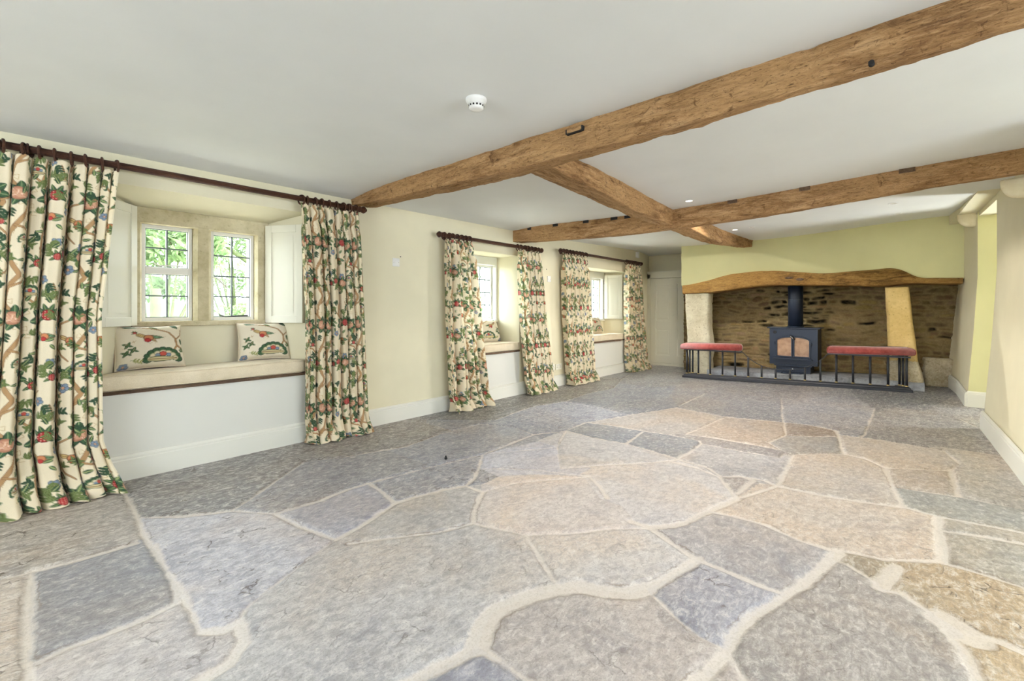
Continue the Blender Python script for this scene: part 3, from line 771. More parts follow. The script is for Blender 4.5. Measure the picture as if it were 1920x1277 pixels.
def fan(t, x, y, r, ang=-math.pi/2):
    for i in range(9):
        a = ang-1.5+3.0*i/8; t.disc(x+math.cos(a)*r*.82, y+math.sin(a)*r*.82, r*.25, GR, DG)
    for i in range(7):
        a = ang-1.35+2.7*i/6; t.disc(x+math.cos(a)*r*.62, y+math.sin(a)*r*.62, r*.2, (222, 208, 176), (150, 150, 110))
    t.disc(x+math.cos(ang)*r*.5, y+math.sin(ang)*r*.5, r*.2, (196, 84, 72), DRD)
    for a in (-.6, .6): t.disc(x+math.cos(ang+a)*r*.5, y+math.sin(ang+a)*r*.5, r*.14, BLU, DBL)
    t.ell(x, y-r*.12, r*.75, r*.22, 0, (210, 196, 150), DG, DB)
def bird_bloom(t, x, y, r):
    t.ell(x-r*.6, y-r*.35, r*.75, r*.3, .5, (206, 178, 120), DB, DB); t.ell(x+r*.7, y-r*.1, r*.9, r*.32, .15, (112, 148, 112), DB, DG)
    t.ell(x+r*.35, y+r*.2, r*.7, r*.26, .9, TAN, DB, DB)
    t.disc(x, y, r*.55, (206, 134, 92), DB); t.disc(x-r*.12, y+r*.38, r*.36, (186, 56, 56), DRD)
def make_tile():
    t = Tile(TW, TH, TR, (236, 223, 194)); rs = random.Random(11)
    for i in range(26):   # faint scrolls
        x, y, a = rs.random()*TW, rs.random()*TH, rs.random()*6.3
        t.curve([(x, y), (x+.025*math.cos(a), y+.025*math.sin(a)), (x+.03*math.cos(a+1), y+.03*math.sin(a+1)), (x+.012*math.cos(a+1.6), y+.012*math.sin(a+1.6))], .0026, (196, 170, 116))
    for ox in (0.0, .30):   # two winding trees per repeat
        t.curve([(.06+ox, .02), (.10+ox, .09), (.05+ox, .16), (.03+ox, .24), (.09+ox, .31), (.15+ox, .38), (.10+ox, .46), (.05+ox, .54), (.04+ox, .62), (.06+ox, .70)], .020, BR, DB)
        t.curve([(.05+ox, .16), (.11+ox, .13), (.17+ox, .07), (.20+ox, .05)], .011, BR, DB, .004)
        t.curve([(.03+ox, .25), (-.03+ox, .20), (-.05+ox, .13)], .010, BR, DB, .004)
        t.curve([(.14+ox, .37), (.20+ox, .34), (.22+ox, .28)], .010, BR, DB, .004)
        t.curve([(.07+ox, .50), (.14+ox, .52), (.19+ox, .58)], .011, BR, DB, .004)
    for (x, y, r) in ((.17, .05, .027), (.50, .11, .025), (.23, .60, .028), (.55, .58, .026), (.00, .40, .022)): blueflower(t, x, y, r)
    for (x, y, r) in ((.09, .325, .044), (.39, .33, .046), (.24, .655, .036)): hydrangea(t, x, y, r)
    for (x, y, r) in ((.245, .31, .030), (.535, .31, .031), (.33, .02, .022), (.02, .64, .024), (.44, .485, .017), (.56, .66, .020)): berry(t, x, y, r)
    bird_bloom(t, .20, .46, .042); bird_bloom(t, .52, .43, .036)
    fan(t, .30, .20, .055); fan(t, .56, .22, .04, -1.2); fan(t, .12, .58, .035, -1.9); fan(t, .41, .63, .05)
    for i in range(44): leafspray(t, rs.random()*TW, rs.random()*TH, rs.random()*6.3, 3, .045, LG if i % 3 else GR, (86, 98, 52) if i % 3 else DG)
    for i in range(36):
        x, y, a = rs.random()*TW, rs.random()*TH, rs.random()*6.3; t.ell(x, y, .021, .009, a, GR if i % 2 else (98, 128, 84), DG, (170, 176, 120))
    return t.a
def make_pillow_art():
    t = Tile(.44, .44, .0018, (238, 228, 206), wrap=False); rs = random.Random(3)
    t.curve([(.43, .29), (.38, .24), (.375, .17), (.33, .10), (.24, .055), (.13, .03), (.05, .02)], .016, BR, DB, .005)
    t.curve([(.38, .24), (.35, .30)], .012, BR, DB); t.curve([(.375, .18), (.42, .13), (.43, .06)], .008, BR, DB, .004)
    bird_bloom(t, .20, .155, .060); fan(t, .28, .385, .125)
    for (x, y) in ((.07, .22), (.10, .27), (.055, .30)): 
        for a in (0, 1.6, 3.1, 4.7): t.ell(x+.018*math.cos(a+.5), y+.018*math.sin(a+.5), .02, .010, a+.5, GR, DG, LG)
    t.ell(.10, .03, .045, .014, .1, GR, DG, LG); t.ell(.38, .03, .035, .02, .9, GR, DG, LG); t.ell(.42, .2, .03, .012, 1.5, GR, DG, LG); t.ell(.24, .04, .03, .01, .6, LG, GR, GR)
    leafspray(t, .08, .37, .1, 3, .06, (196, 188, 120), LG); leafspray(t, .40, .32, -1.2, 3, .05, LG, GR)
    for i in range(8):
        x, y, a = .05+.3*rs.random(), .07+.2*rs.random(), 6.3*rs.random(); t.curve([(x, y), (x+.02*math.cos(a), y+.02*math.sin(a)), (x+.02*math.cos(a+1.2), y+.02*math.sin(a+1.2))], .003, TAN)
    blueflower(t, .04, .42, .03); berry(t, .12, .10, .012)
    return t.a
TILE = make_tile(); PART = make_pillow_art()
def samp(img, u, v, res, wrap=True):
    ny, nx, _ = img.shape; x = np.asarray(u)/res; y = np.asarray(v)/res
    ix = np.floor(x).astype(int); iy = np.floor(y).astype(int); fx = (x-ix)[..., None]; fy = (y-iy)[..., None]
    if wrap: a = lambda i, j: img[j % ny, i % nx]
    else: a = lambda i, j: img[np.clip(j, 0, ny-1), np.clip(i, 0, nx-1)]
    return (a(ix, iy)*(1-fx)+a(ix+1, iy)*fx)*(1-fy)+(a(ix, iy+1)*(1-fx)+a(ix+1, iy+1)*fx)*fy

# ------------------------------------------------------------------ curtains, rods, rings
def make_rod(x0, x1, z, label, R=.0205):
    y = WY-.105
    root = empty('curtain_rod', ((x0+x1)/2, WY, z)); tag(root, label, 'curtain rod', 'dark wooden curtain rods over the windows')
    c = (x0+x1)/2; m = MB(); m.cyl((x0-c, y-WY, 0), (x1-c, y-WY, 0), R, seg=20); m.build('pole', M_rod, root)
    for s, x in ((-1, x0-c), (1, x1-c)):
        m = MB(); m.lathe((x, y-WY, 0), (s, 0, 0), [(-.004, R*.9), (0, R*1.25), (.012, R*1.25), (.016, R*.75), (.024, R*.7), (.03, R*1.3), (.045, R*1.6), (.058, R*1.3), (.066, R*.6), (.072, R*.7), (.08, 0)], 18)
        m.build('finial', M_rod, root)
        m = MB(); xx = x-s*.10
        m.cyl((xx, 0, 0), (xx, y-WY+R, 0), .010, seg=12); m.cyl((xx, 0, 0), (xx, -.012, 0), .03, seg=18); m.torus((xx, y-WY, 0), (1, 0, 0), R+.006, .006)
        m.build('bracket', M_rod, root)
    return z
def make_curtain(xt, xb, rodz, label, nf, seed, xm=None, res=.0045, tile_off=(0, 0), flare=.05, late=False):
    """xt/xb/xm: (x0,x1) at the top, floor and middle"""
    rs = np.random.RandomState(seed); xm = xm or ((xt[0]+xb[0])/2, (xt[1]+xb[1])/2)
    ztop = rodz-.040; Hc = ztop+.0; wid = (xt[1]-xt[0]); fabw = wid*2.6
    nu = int(fabw/res/1.25); nv = int((Hc+.03)/res)
    u = np.linspace(0, 1, nu); v = np.linspace(0, 1, nv); U, V = np.meshgrid(u, v)
    # irregular fold phase
    kn = np.concatenate([[0], np.cumsum(rs.uniform(.7, 1.3, nf))]); kn = kn/kn[-1]
    ph = np.interp(U, kn, np.arange(nf+1)) 
    dr = .22*(fbm(U*3+seed, V*1.5, seed, 2)-.5)*sst(.05, .6, V)
    ph = ph + dr
    a = 2*math.pi*ph
    famp = np.interp(ph, np.arange(nf+1), rs.uniform(.6, 1.15, nf+1))
    x0 = np.interp(V, [0, .45, 1], [xt[0], xm[0], xb[0]]); x1 = np.interp(V, [0, .45, 1], [xt[1], xm[1], xb[1]])
    if late: x1 = np.interp(V, [0, .45, .84, 1], [xt[1], xm[1], xm[1]+.01, xb[1]])
    span = x1-x0; per = span/nf
    head = sst(.0, .09, V)                                        # gathered heading: flatter, with pinched pleats below
    A = (.020 + .032*head)*famp*np.minimum(1.15, span/wid+.1)
    ca_ = np.cos(a); br = 1.5+.8*rs.rand()
    Yd = A*(1-2*((1-ca_)/2)**br) + .16*A*np.cos(2*a+1.0+seed) + .18*A*np.cos(.5*a+seed)
    Xd = per*(.10+.075*head)*np.sin(a) + per*.05*np.sin(.5*a+seed)
    pin = np.exp(-((V-.075)/.022)**2); Yd *= (1-.5*pin)
    X = x0+span*U+Xd
    yc = WY-.108
    Y = yc - Yd
    Z = ztop + .006 - (Hc+.012)*V - .012*np.abs(np.sin(a*.5))*(1-sst(0, .03, V))
    # break and pool at the floor
    fl = sst(.90, 1.0, V); kk = fbm(U*nf*1.3+seed, V*9, seed+4, 3)-.5
    Y -= flare*fl*(.7+.9*np.cos(a)*.5+.8*kk) ; X += .05*fl*(kk) + .02*fl*np.sin(a+1.1)
    Y -= .012*np.sin(V*40+ph*2)*sst(.86, .93, V)
    fz = np.maximum(Z, .004+.012*(.5+.5*np.sin(a*1.5+seed))*fl)
    Z = np.where(V > .9, fz, Z)
    X += .006*(fbm(U*nf*.8, V*6, seed+9, 3)-.5); Y += .012*(fbm(U*nf, V*5, seed+8, 3)-.5)*head
    Y = np.minimum(Y, WY-.030)
    co = np.stack([X, Y, Z], -1)
    cx = (xt[0]+xt[1])/2; co[..., 0] -= cx
    me = grid_mesh('drape', co, nu, nv)
    mid = nv//2; arc = np.concatenate([[0], np.cumsum(np.hypot(np.diff(co[mid, :, 0]), np.diff(co[mid, :, 1])))])
    pat = samp(TILE, arc[None, :]+0*U+tile_off[0], V*(Hc+.012)+tile_off[1], TR)
    hem = (np.minimum(U, 1-U)*fabw < .007)
    pat[hem] = pat[hem]*.85
    set_col(me, 'pat', pat)
    root = empty('curtain', (cx, 0, 0)); tag(root, label, 'curtain', 'floral curtains at the windows')
    link('drape', me, M_fabric, root)
    nr = nf+1
    R = .036
    proto = None
    for i in range(nr):
        t = (i+.15)/(nr-.7) if nr > 1 else .5
        t = min(max(t + rs.uniform(-.02, .02), 0.02), .985)
        if proto is None:
            m = MB(); m.torus((0, 0, 0), (1, 0, .05), R, .0068, 24, 8); m.torus((0, 0, -R-.007), (0, 1, 0), .005, .0016, 10, 6)
            proto = m.build('curtain_ring', M_rod, root); o = proto
        else: o = proto.copy(); S.collection.objects.link(o); o.parent = root
        o.location = (xt[0]-cx+wid*t, yc+.003, rodz+.0205-R+.0066); o.rotation_euler = (rs.uniform(-.1, .1), rs.uniform(-.05, .05), rs.uniform(-.35, .35))
    return root
z1 = make_rod(-.03, 2.075, 1.992, 'dark turned wooden curtain rod over the nearest and largest window')
z2 = make_rod(3.03, 4.67, 1.882, 'short dark curtain rod over the middle window')
z3 = make_rod(5.19, 7.62, 1.925, 'dark curtain rod over the farthest window near the corner', R=.020)
make_curtain((-.16, .455), (-.24, .47), z1, 'full floral curtain at far left of room, left side of nearest window, pooling on flagstones', 9, 3, xm=(-.17, .375), tile_off=(.05, .10), flare=.12, res=.0036, late=True)
make_curtain((1.555, 2.055), (1.60, 2.14), z1, 'floral curtain on the right side of the nearest window, beside blank plate on bare wall', 8, 7, xm=(1.60, 2.10), tile_off=(.21, .02), res=.0042)
make_curtain((3.045, 3.42), (3.12, 3.68), z2, 'floral curtain on the left side of the middle window', 6, 12, xm=(3.06, 3.52), tile_off=(.4, .3), res=.006)
make_curtain((4.215, 4.665), (4.40, 4.96), z2, 'floral curtain on the right side of the middle window, below the cross beam end', 6, 15, xm=(4.28, 4.76), tile_off=(.13, .45), res=.0065)
make_curtain((5.20, 5.80), (5.34, 6.02), z3, 'floral curtain on the left side of the farthest window, beside wall sockets', 7, 21, xm=(5.22, 5.90), tile_off=(.33, .22), res=.0075)
make_curtain((7.08, 7.60), (7.10, 7.90), z3, 'floral curtain nearest the corner cupboard, right side of farthest window', 7, 26, xm=(7.08, 7.70), tile_off=(.02, .38), res=.009)

# ------------------------------------------------------------------ window seats and cushions
def sub_round(o, lv=2):
    m = o.modifiers.new('round', 'SUBSURF'); m.levels = lv; m.render_levels = lv
nmw = ['nearest', 'middle', 'farthest']
for wi, w in enumerate(WIN):
    (f0, f1), (b0, b1) = w['f'], w['b']; inset = .012
    def xs_at(y): k = (y-WY)/(YB-WY); return f0+(b0-f0)*k, f1+(b1-f1)*k
    a0, a1 = xs_at(YB-.004)
    m = MB(); m.prism([(f0+.003, WY-.014), (f1-.003, WY-.014), (f1-.003, WY), (a1-.004, YB-.004), (a0+.004, YB-.004), (f0+.003, WY)], SEATZ+.001, SEATZ+.022)
    tag(m.build('seat_board', M_board), 'brown wooden seat board under the beige cushion of the %s window' % nmw[wi], 'window seat', 'window seat boards')
    # box cushion with rounded, piped edges
    zc0, zc1 = SEATZ+.0225, SEATZ+.122; y0, y1 = WY-.006, YB-.02
    c = empty('seat_cushion', ((f0+f1)/2, (y0+y1)/2, zc0)); tag(c, 'long beige linen box cushion on the %s window seat' % nmw[wi], 'cushion', 'beige window seat cushions')
    q0, q1 = xs_at(y1); nu, nv = 60, 26; cx = (f0+f1)/2; cy = (y0+y1)/2
    rings = []; hh = zc1-zc0
    prof = [(.006, 0, .35), (0, .008, .8), (-.003, .02, 1), (-.005, hh*.5, 1), (-.003, hh-.016, 1), (.003, hh-.003, 1), (.02, hh+.001, 1), (.08, hh+.006, 1), (.15, hh+.008, 1)]
    def outline(d):
        pts = []
        A = [(f0+inset+d, y0+d), (f1-inset-d, y0+d), (q1-inset-d, y1-d), (q0+inset+d, y1-d)]
        for i in range(4):
            p, q = A[i], A[(i+1) % 4]; n = 24 if i % 2 == 0 else 8
            for k in range(n): t = k/n; pts.append((p[0]+(q[0]-p[0])*t, p[1]+(q[1]-p[1])*t))
        return pts
    m = MB(); prev = None
    for d, z, _ in prof:
        pts = outline(d); vs = [m.bm.verts.new((p[0]-cx, p[1]-cy, z+ (.003*math.sin(p[0]*5) if z > .02 else 0))) for p in pts]
        if prev:
            for k in range(len(vs)): f = m.bm.faces.new((prev[k], prev[(k+1)%len(vs)], vs[(k+1)%len(vs)], vs[k])); f.smooth = True
        else: m.bm.faces.new(vs[::-1])
        prev = vs
    m.bm.faces.new(prev); m.build('cushion_body', M_linen, c)
    m = MB()
    for zz in (.010, hh-.004):
        pts = outline(-.002); m.tube([(p[0]-cx, p[1]-cy, zz+(.003*math.sin(p[0]*5))) for p in pts+[pts[0]]], .0035, 6)
    m.build('piping', M_linen, c)

def pillow(loc, w, h, rz, tilt, label, roll=0.0, res=.0045, th=.075, flip=False):
    n = int(w/res); n2 = int(h/res); u = np.linspace(-1, 1, n); v = np.linspace(-1, 1, n2); U, V = np.meshgrid(u, v)
    ex = 1-.075*(1-U**2)*1.0; 
    px = U*(w/2)*(1-.07*(1-np.abs(V)**2)*np.abs(U)**3); pz = V*(h/2)*(1-.08*(1-np.abs(U)**2)*np.abs(V)**3)
    b = np.clip((1-U**4)*(1-V**4), 0, 1)**.55*th*(1+.12*(fbm(U*2+3, V*2, 7, 3)-.5)) 
    root = empty('throw_pillow', loc, rz); tag(root, label, 'pillow', 'floral throw pillows on the window seats')
    body = []
    R = Matrix.Rotation(tilt, 4, 'X') @ Matrix.Rotation(roll, 4, 'Y')
    for s, nm in ((-1, 'front_cover'), (1, 'back_cover')):
        co = np.stack([px, s*b, pz+h/2], -1); Rn = np.array(R.to_3x3()); co = co @ Rn.T
        me = grid_mesh(nm, co if s < 0 else co[:, ::-1], n, n2)
        if s < 0:
            uu = (U+1)/2*.44; uu = .44-uu if flip else uu
            pat = samp(PART, uu, .44-(V+1)/2*.44, .0018, False); set_col(me, 'pat', pat); link(nm, me, M_fabric, root)
        else: link(nm, me, M_piping if not flip else M_linen, root)
    m = MB(); pts = []
    for i in range(64):
        a = 2*math.pi*i/64; k = 1/max(abs(math.cos(a)), abs(math.sin(a))); uu, vv = math.cos(a)*k, math.sin(a)*k
        xx = uu*(w/2)*(1-.07*(1-abs(vv)**2)*abs(uu)**3); zz = vv*(h/2)*(1-.08*(1-abs(uu)**2)*abs(vv)**3)
        pts.append(R @ Vector((xx, 0, zz+h/2)))
    m.tube(pts+[pts[0]], .0042, 6); m.build('piping', M_linen, root)
    return root
CZ = SEATZ+.130
pillow((.665, 3.955, CZ), .40, .315, math.radians(5), math.radians(-20), 'larger-looking floral pillow at the left end of the nearest window seat')
pillow((1.405, 3.975, CZ), .385, .315, math.radians(-9), math.radians(-17), 'floral pillow at the right end of the nearest window seat, beneath open shutter')
pillow((3.60, 4.00, CZ), .36, .30, math.radians(6), math.radians(-20), 'floral pillow half hidden by the left curtain of the middle window', res=.008)
pillow((4.06, 3.995, CZ), .38, .30, math.radians(-4), math.radians(-22), 'floral pillow against the bright right reveal of the middle window seat', res=.007, flip=True)
pillow((6.62, 4.00, CZ), .42, .30, math.radians(-4), math.radians(-20), 'floral pillow on the farthest window seat', res=.009)

# ------------------------------------------------------------------ ceiling beams
def beam(name, axis, stations, mat, label, seed, rnd=.018, rough=.006, notches=()):
    """stations: (s, near, far, ztop, znear, zfar): s along the beam, near/far across"""
    st = np.array(stations); s0, s1 = st[0, 0], st[-1, 0]; n = int(abs(s1-s0)/.012)
    s = np.linspace(s0, s1, n); o = np.argsort(st[:, 0]); f = lambda k: np.interp(s, st[o, 0], st[o, k])
    near, far, zt, zn, zfr = f(1), f(2), f(3), f(4), f(5)
    ker = np.hanning(31); ker /= ker.sum(); sm = lambda q: np.convolve(np.pad(q, 15, mode='edge'), ker, 'valid')
    near, far, zn, zfr = sm(near), sm(far), sm(zn), sm(zfr)
    prof = []   # normalised ring: near face up->down, bottom, far face up
    nA, nB = 14, 22; co = []
    for k in range(nA): q = k/(nA-1); prof.append((near, zt+(zn-zt)*q))
    for k in range(1, nB): q = k/nB; prof.append((near+(far-near)*q, zn+(zfr-zn)*q))
    for k in range(nA): q = k/(nA-1); prof.append((far, zfr+(zt-zfr)*q))
    A = np.array([p[0] for p in prof]).T; Z = np.array([p[1] for p in prof]).T; m = A.shape[1]
    # soften the two lower arrises by smoothing around the ring
    for _ in range(3):
        A2, Z2 = A.copy(), Z.copy(); A2[:, 1:-1] = (A[:, :-2]+A[:, 1:-1]*2+A[:, 2:])/4; Z2[:, 1:-1] = (Z[:, :-2]+Z[:, 1:-1]*2+Z[:, 2:])/4; A, Z = A2, Z2
    SS = s[:, None]+0*A; cA = (near+far)[:, None]/2; cZ = zt[:, None]
    k = np.linspace(0, 1, m)[None, :]+0*A
    d = rough*2.2*(fbm(SS*2.2+seed, k*5, seed, 3)-.5)*2 + rough*1.4*(fbm(SS*9, k*22, seed+2, 4)-.5)*2
    chip = sst(.62, .78, fbm(SS*5, k*9+4, seed+6, 3)); d -= rough*1.6*chip
    nx = A-cA; nz = Z-cZ; ln = np.hypot(nx, nz)+1e-6
    A = A+d*nx/ln; Z = Z+d*nz/ln
    co = np.stack([SS, A, Z] if axis == 'X' else [A, SS, Z], -1)
    me = grid_mesh(name, co, m, n, closed_u=True, caps=True)
    o = link(name, me, mat); tag(o, label, 'beam'); return o
c_ = lambda x, y: float(ceil_z(x, y))+.012
beam('ceiling_beam', 'Y', [(3.80, 2.05, 2.31, 2.12, 2.035, 2.065), (3.2, 2.05, 2.32, 2.13, 2.00, 2.045), (2.5, 2.05, 2.33, 2.13, 1.975, 2.02), (1.9, 2.06, 2.33, 2.13, 1.955, 2.005),
      (1.3, 2.06, 2.33, 2.13, 1.95, 2.015), (.8, 2.07, 2.31, 2.13, 1.955, 2.02), (.2, 2.08, 2.28, 2.13, 1.96, 2.03), (-.2, 2.07, 2.21, 2.13, 1.97, 2.03), (-1.0, 2.06, 2.24, 2.13, 1.97, 2.03), (-3.1, 2.06, 2.26, 2.13, 1.97, 2.03)],
     M_beamY, 'massive rough oak cross beam nearest the camera, running to top right', 3, rough=.008)
beam('ceiling_beam', 'Y', [(3.80, 4.26, 4.46, 2.13, 1.955, 1.965), (3.3, 4.30, 4.50, 2.13, 1.925, 1.945), (2.6, 4.36, 4.58, 2.12, 1.90, 1.925), (2.0, 4.39, 4.62, 2.11, 1.895, 1.93), (1.2, 4.39, 4.62, 2.12, 1.91, 1.94),
      (.5, 4.35, 4.57, 2.13, 1.93, 1.96), (-.1, 4.30, 4.50, 2.13, 1.955, 1.985), (-.62, 4.25, 4.46, 2.13, 1.965, 1.995)],
     M_beamY, 'second oak cross beam with small joist notches along its top edge', 14, rough=.004)
beam('ceiling_beam', 'X', [(2.29, 1.69, 1.95, 2.13, 1.995, 2.03), (2.8, 1.70, 1.955, 2.13, 1.965, 2.015), (3.3, 1.72, 1.97, 2.125, 1.945, 1.99), (3.9, 1.76, 1.97, 2.12, 1.94, 1.965), (4.42, 1.78, 1.96, 2.12, 1.94, 1.95)],
     M_beamX, 'oak spine beam between the two cross beams', 22, rough=.005)
beam('ceiling_beam', 'X', [(4.58, 1.76, 1.99, 2.13, 1.985, 1.985), (4.9, 1.76, 1.99, 2.14, 1.965, 1.965), (5.5, 1.80, 2.0, 2.15, 1.955, 1.958), (6.2, 1.85, 2.02, 2.15, 1.965, 1.968), (7.0, 1.84, 2.0, 2.155, 2.015, 2.02), (7.54, 1.81, 1.97, 2.155, 2.05, 2.055)],
     M_beamX, 'curved oak spine beam end dipping towards the fireplace wall', 31, rough=.005)
# mortices and peg holes in the beams are parts of them
bl = [o for o in bpy.data.objects if o.name.startswith('ceiling_beam')]
b1, b2 = bl[0], bl[1]
def notch(par, x, y0, y1, z0, z1, mat=None, name='notch'):
    m = MB(); m.box(x-.007, x+.02, y0, y1, z0, z1, .001); m.build(name, mat or M_dark, par)
m = MB(); m.box(2.044, 2.08, 1.318, 1.428, 2.062, 2.091, .004); m.build('mortice', M_dark, b1)
m = MB(); m.box(2.040, 2.08, 1.324, 1.416, 2.066, 2.088, .003); m.build('tenon_block', M_beamY, b1)
m = MB(); m.cyl((2.055, .108, 1.985), (2.10, .108, 1.985), .009, seg=16); m.build('peg_hole', M_dark, b1)
for y0, wd in ((3.50, .055), (3.12, .07), (2.72, .07), (2.37, .08), (2.22, .07), (1.18, .08), (.62, .075), (-.02, .09)):
    xb = float(np.interp(y0, [-.62, -.1, .5, 1.2, 2.0, 2.6, 3.3, 3.8], [4.25, 4.30, 4.35, 4.39, 4.39, 4.36, 4.30, 4.26]))
    zt = float(ceil_z(xb, y0)); notch(b2, xb-.001, y0, y0+wd, zt-.030, zt+.01, M_dark if y0 > 2 else M_board)

# ------------------------------------------------------------------ far end: breast, lintel, piers, hearth, masonry
BX = 7.55
lt = [(1283, 535), (1300, 532), (1330, 525), (1352, 518), (1372, 513), (1400, 510), (1425, 508), (1455, 507), (1485, 509), (1515, 511), (1545, 512), (1570, 511), (1600, 508), (1625, 506), (1650, 504), (1668, 502), (1685, 504), (1700, 510), (1715, 518), (1730, 521), (1750, 521), (1797, 521)]
lb = [(1283, 551), (1336, 549), (1355, 546), (1380, 542), (1420, 537), (1450, 535), (1500, 535), (1560, 536), (1610, 536), (1640, 537), (1660, 536), (1690, 533), (1720, 531), (1750, 532), (1797, 532)]
LT = sorted(PX(a, b, BX-.02) for a, b in lt); LB = sorted(PX(a, b, BX-.02) for a, b in lb)
ltop = lambda y: float(np.interp(y, [p[0] for p in LT], [p[1] for p in LT]))
lbot = lambda y: float(np.interp(y, [p[0] for p in LB], [p[1] for p in LB]))
yL, yR = 2.90, -.62
def build_breast():
    m = MB(); n = 60; ys = [yL+(yR-yL)*i/n for i in range(n+1)]
    rings = []
    for y in ys:
        yy = min(max(y, LT[0][0]), LT[-1][0]); zb = ltop(yy)-.012
        rings.append([m.bm.verts.new(p) for p in ((BX, y, zb), (BX, y, 2.38), (8.9, y, 2.38), (8.9, y, zb))])
    for a, b in zip(rings, rings[1:]):
        for k in range(4): m.bm.faces.new((a[k], a[(k+1)%4], b[(k+1)%4], b[k]))
    m.bm.faces.new(rings[0]); m.bm.faces.new(rings[-1][::-1])
    tag(m.build('wall_fireplace', M_wallfar), 'yellow-green plastered chimney breast above the fireplace', kind='structure')
build_breast()
def build_lintel():
    n = 260; ys = np.linspace(2.87, -.455, n); prof = []
    zt = np.array([ltop(y) for y in ys]); zb = np.array([lbot(y) for y in ys])
    ker = np.hanning(13); ker /= ker.sum(); sm = lambda q: np.convolve(np.pad(q, 6, mode='edge'), ker, 'valid'); zt, zb = sm(zt), sm(zb)
    R = []
    for x, q in [(BX+.30, 1.0), (BX+.1, 1.0), (BX+.01, 1.0), (BX-.018, .97), (BX-.028, .88)]+[(BX-.032, .88-.76*k/12) for k in range(1, 13)]+[(BX-.028, .07), (BX-.012, .01), (BX+.05, 0), (BX+.3, 0)]:
        R.append((x, q))
    X = np.array([[r[0] for r in R]]*n); Q = np.array([[r[1] for r in R]]*n)
    Y = ys[:, None]+0*X; Z = zb[:, None]+(zt-zb)[:, None]*Q
    d = .010*(fbm(Y*3, Z*9, 4, 3)-.5)*2+.006*(fbm(Y*9, Z*40, 8, 4)-.5)*2
    fr = (X < BX+.02); X = X-d*fr; Z = Z+.006*(fbm(Y*7, X*4, 12, 3)-.5)*((Q > .9) | (Q < .1))
    me = grid_mesh('mantel_beam', np.stack([X, Y, Z], -1), len(R), n, closed_u=True, caps=True)
    return tag(link('mantel_beam', me, M_lintel), 'wavy old oak bressummer over the fireplace opening', 'beam')
lintel = build_lintel()
for (a, b, r1, r2) in ((1480, 521, .055, .016), (1500, 524, .05, .02)):
    y, z = PX(a, b, BX-.03); m = MB(); m.lathe((BX-.043, y, z), (-1, 0, 0), [(-.008, .001), (-.006, .8), (0, 1.0), (.004, .7), (.001, .35), (.003, 0)], 20)
    for v in m.bm.verts: v.co.y = y+(v.co.y-y)*r1; v.co.z = z+(v.co.z-z)*r2
    m.build('knot', M_board, lintel)

def stone_block(name, outline_pts, x0, x1, mat, label, seed, amp=.008, cat='pillar', split=None):
    """outline_pts: rows (z, yleft, yright) bottom to top"""
    rows = np.array(outline_pts); n = max(int((rows[-1, 0]-rows[0, 0])/.016), 4); z = np.linspace(rows[0, 0], rows[-1, 0], n)
    yl = np.interp(z, rows[:, 0], rows[:, 1]); yr = np.interp(z, rows[:, 0], rows[:, 2])
    ring = [(0, 0)]*0; K = 18; D = 10
    for k in range(K): ring.append((0, k/(K-1)))
    for k in range(1, D): ring.append((k/(D-1), 1))
    for k in range(1, K): ring.append((1, 1-k/(K-1)))
    for k in range(1, D-1): ring.append((1-k/(D-1), 0))
    r = np.array(ring); X = x0+(x1-x0)*r[None, :, 0]+0*z[:, None]; Y = yl[:, None]+(yr-yl)[:, None]*r[None, :, 1]; Z = z[:, None]+0*X
    cx = (x0+x1)/2; cy = ((yl+yr)/2)[:, None]
    for _ in range(2):
        X = (np.roll(X, 1, 1)+2*X+np.roll(X, -1, 1))/4; Y = (np.roll(Y, 1, 1)+2*Y+np.roll(Y, -1, 1))/4
    d = amp*2*(fbm(Y*5+X*3, Z*6, seed, 3)-.5)+amp*(fbm(Y*25+X*20, Z*25, seed+3, 3)-.5)
    if split:
        for zz in split: d = d-.010*np.exp(-((Z-zz-.004*np.sin(Y*20))/.008)**2)
    nx, ny = X-cx, Y-cy; l = np.hypot(nx, ny)+1e-6; X = X+d*nx/l; Y = Y+d*ny/l
    me = grid_mesh(name, np.stack([X, Y, Z], -1), len(ring), n, closed_u=True, caps=True)
    o = link(name, me, mat)
    if label: tag(o, label, cat)
    return o
stone_block('stone_pier', [(.03, 2.78, 2.44), (.3, 2.79, 2.455), (.45, 2.81, 2.42), (.8, 2.82, 2.46), (1.1, 2.84, 2.46), (1.36, 2.85, 2.455)], BX+.005, BX+.24, M_pierW,
            'pale cream limestone pier at the left of the fireplace', 5, split=[.42, 1.20])
g = stone_block('stone_pier', [(.44, .235, -.06), (.7, .235, -.035), (1.0, .245, -.005), (1.25, .255, .015), (1.385, .262, .03)], BX+.03, BX+.30, M_pierY,
            'leaning yellow limestone pier right of the stove', 9, amp=.006)
stone_block('rough_base', [(.10, .225, -.12), (.3, .23, -.10), (.45, .235, -.06)], BX+.025, BX+.32, M_rough, None, 19, amp=.016).parent = g
stone_block('stone_plinth', [(.05, -.125, -.42), (.2, -.125, -.41), (.29, -.12, -.41), (.31, -.115, -.41), (.46, -.12, -.43)], 7.96, 8.185, M_rough, 'low rough stone plinth in the corner right of the yellow pier', 25, amp=.02, cat='plinth', split=[.28])

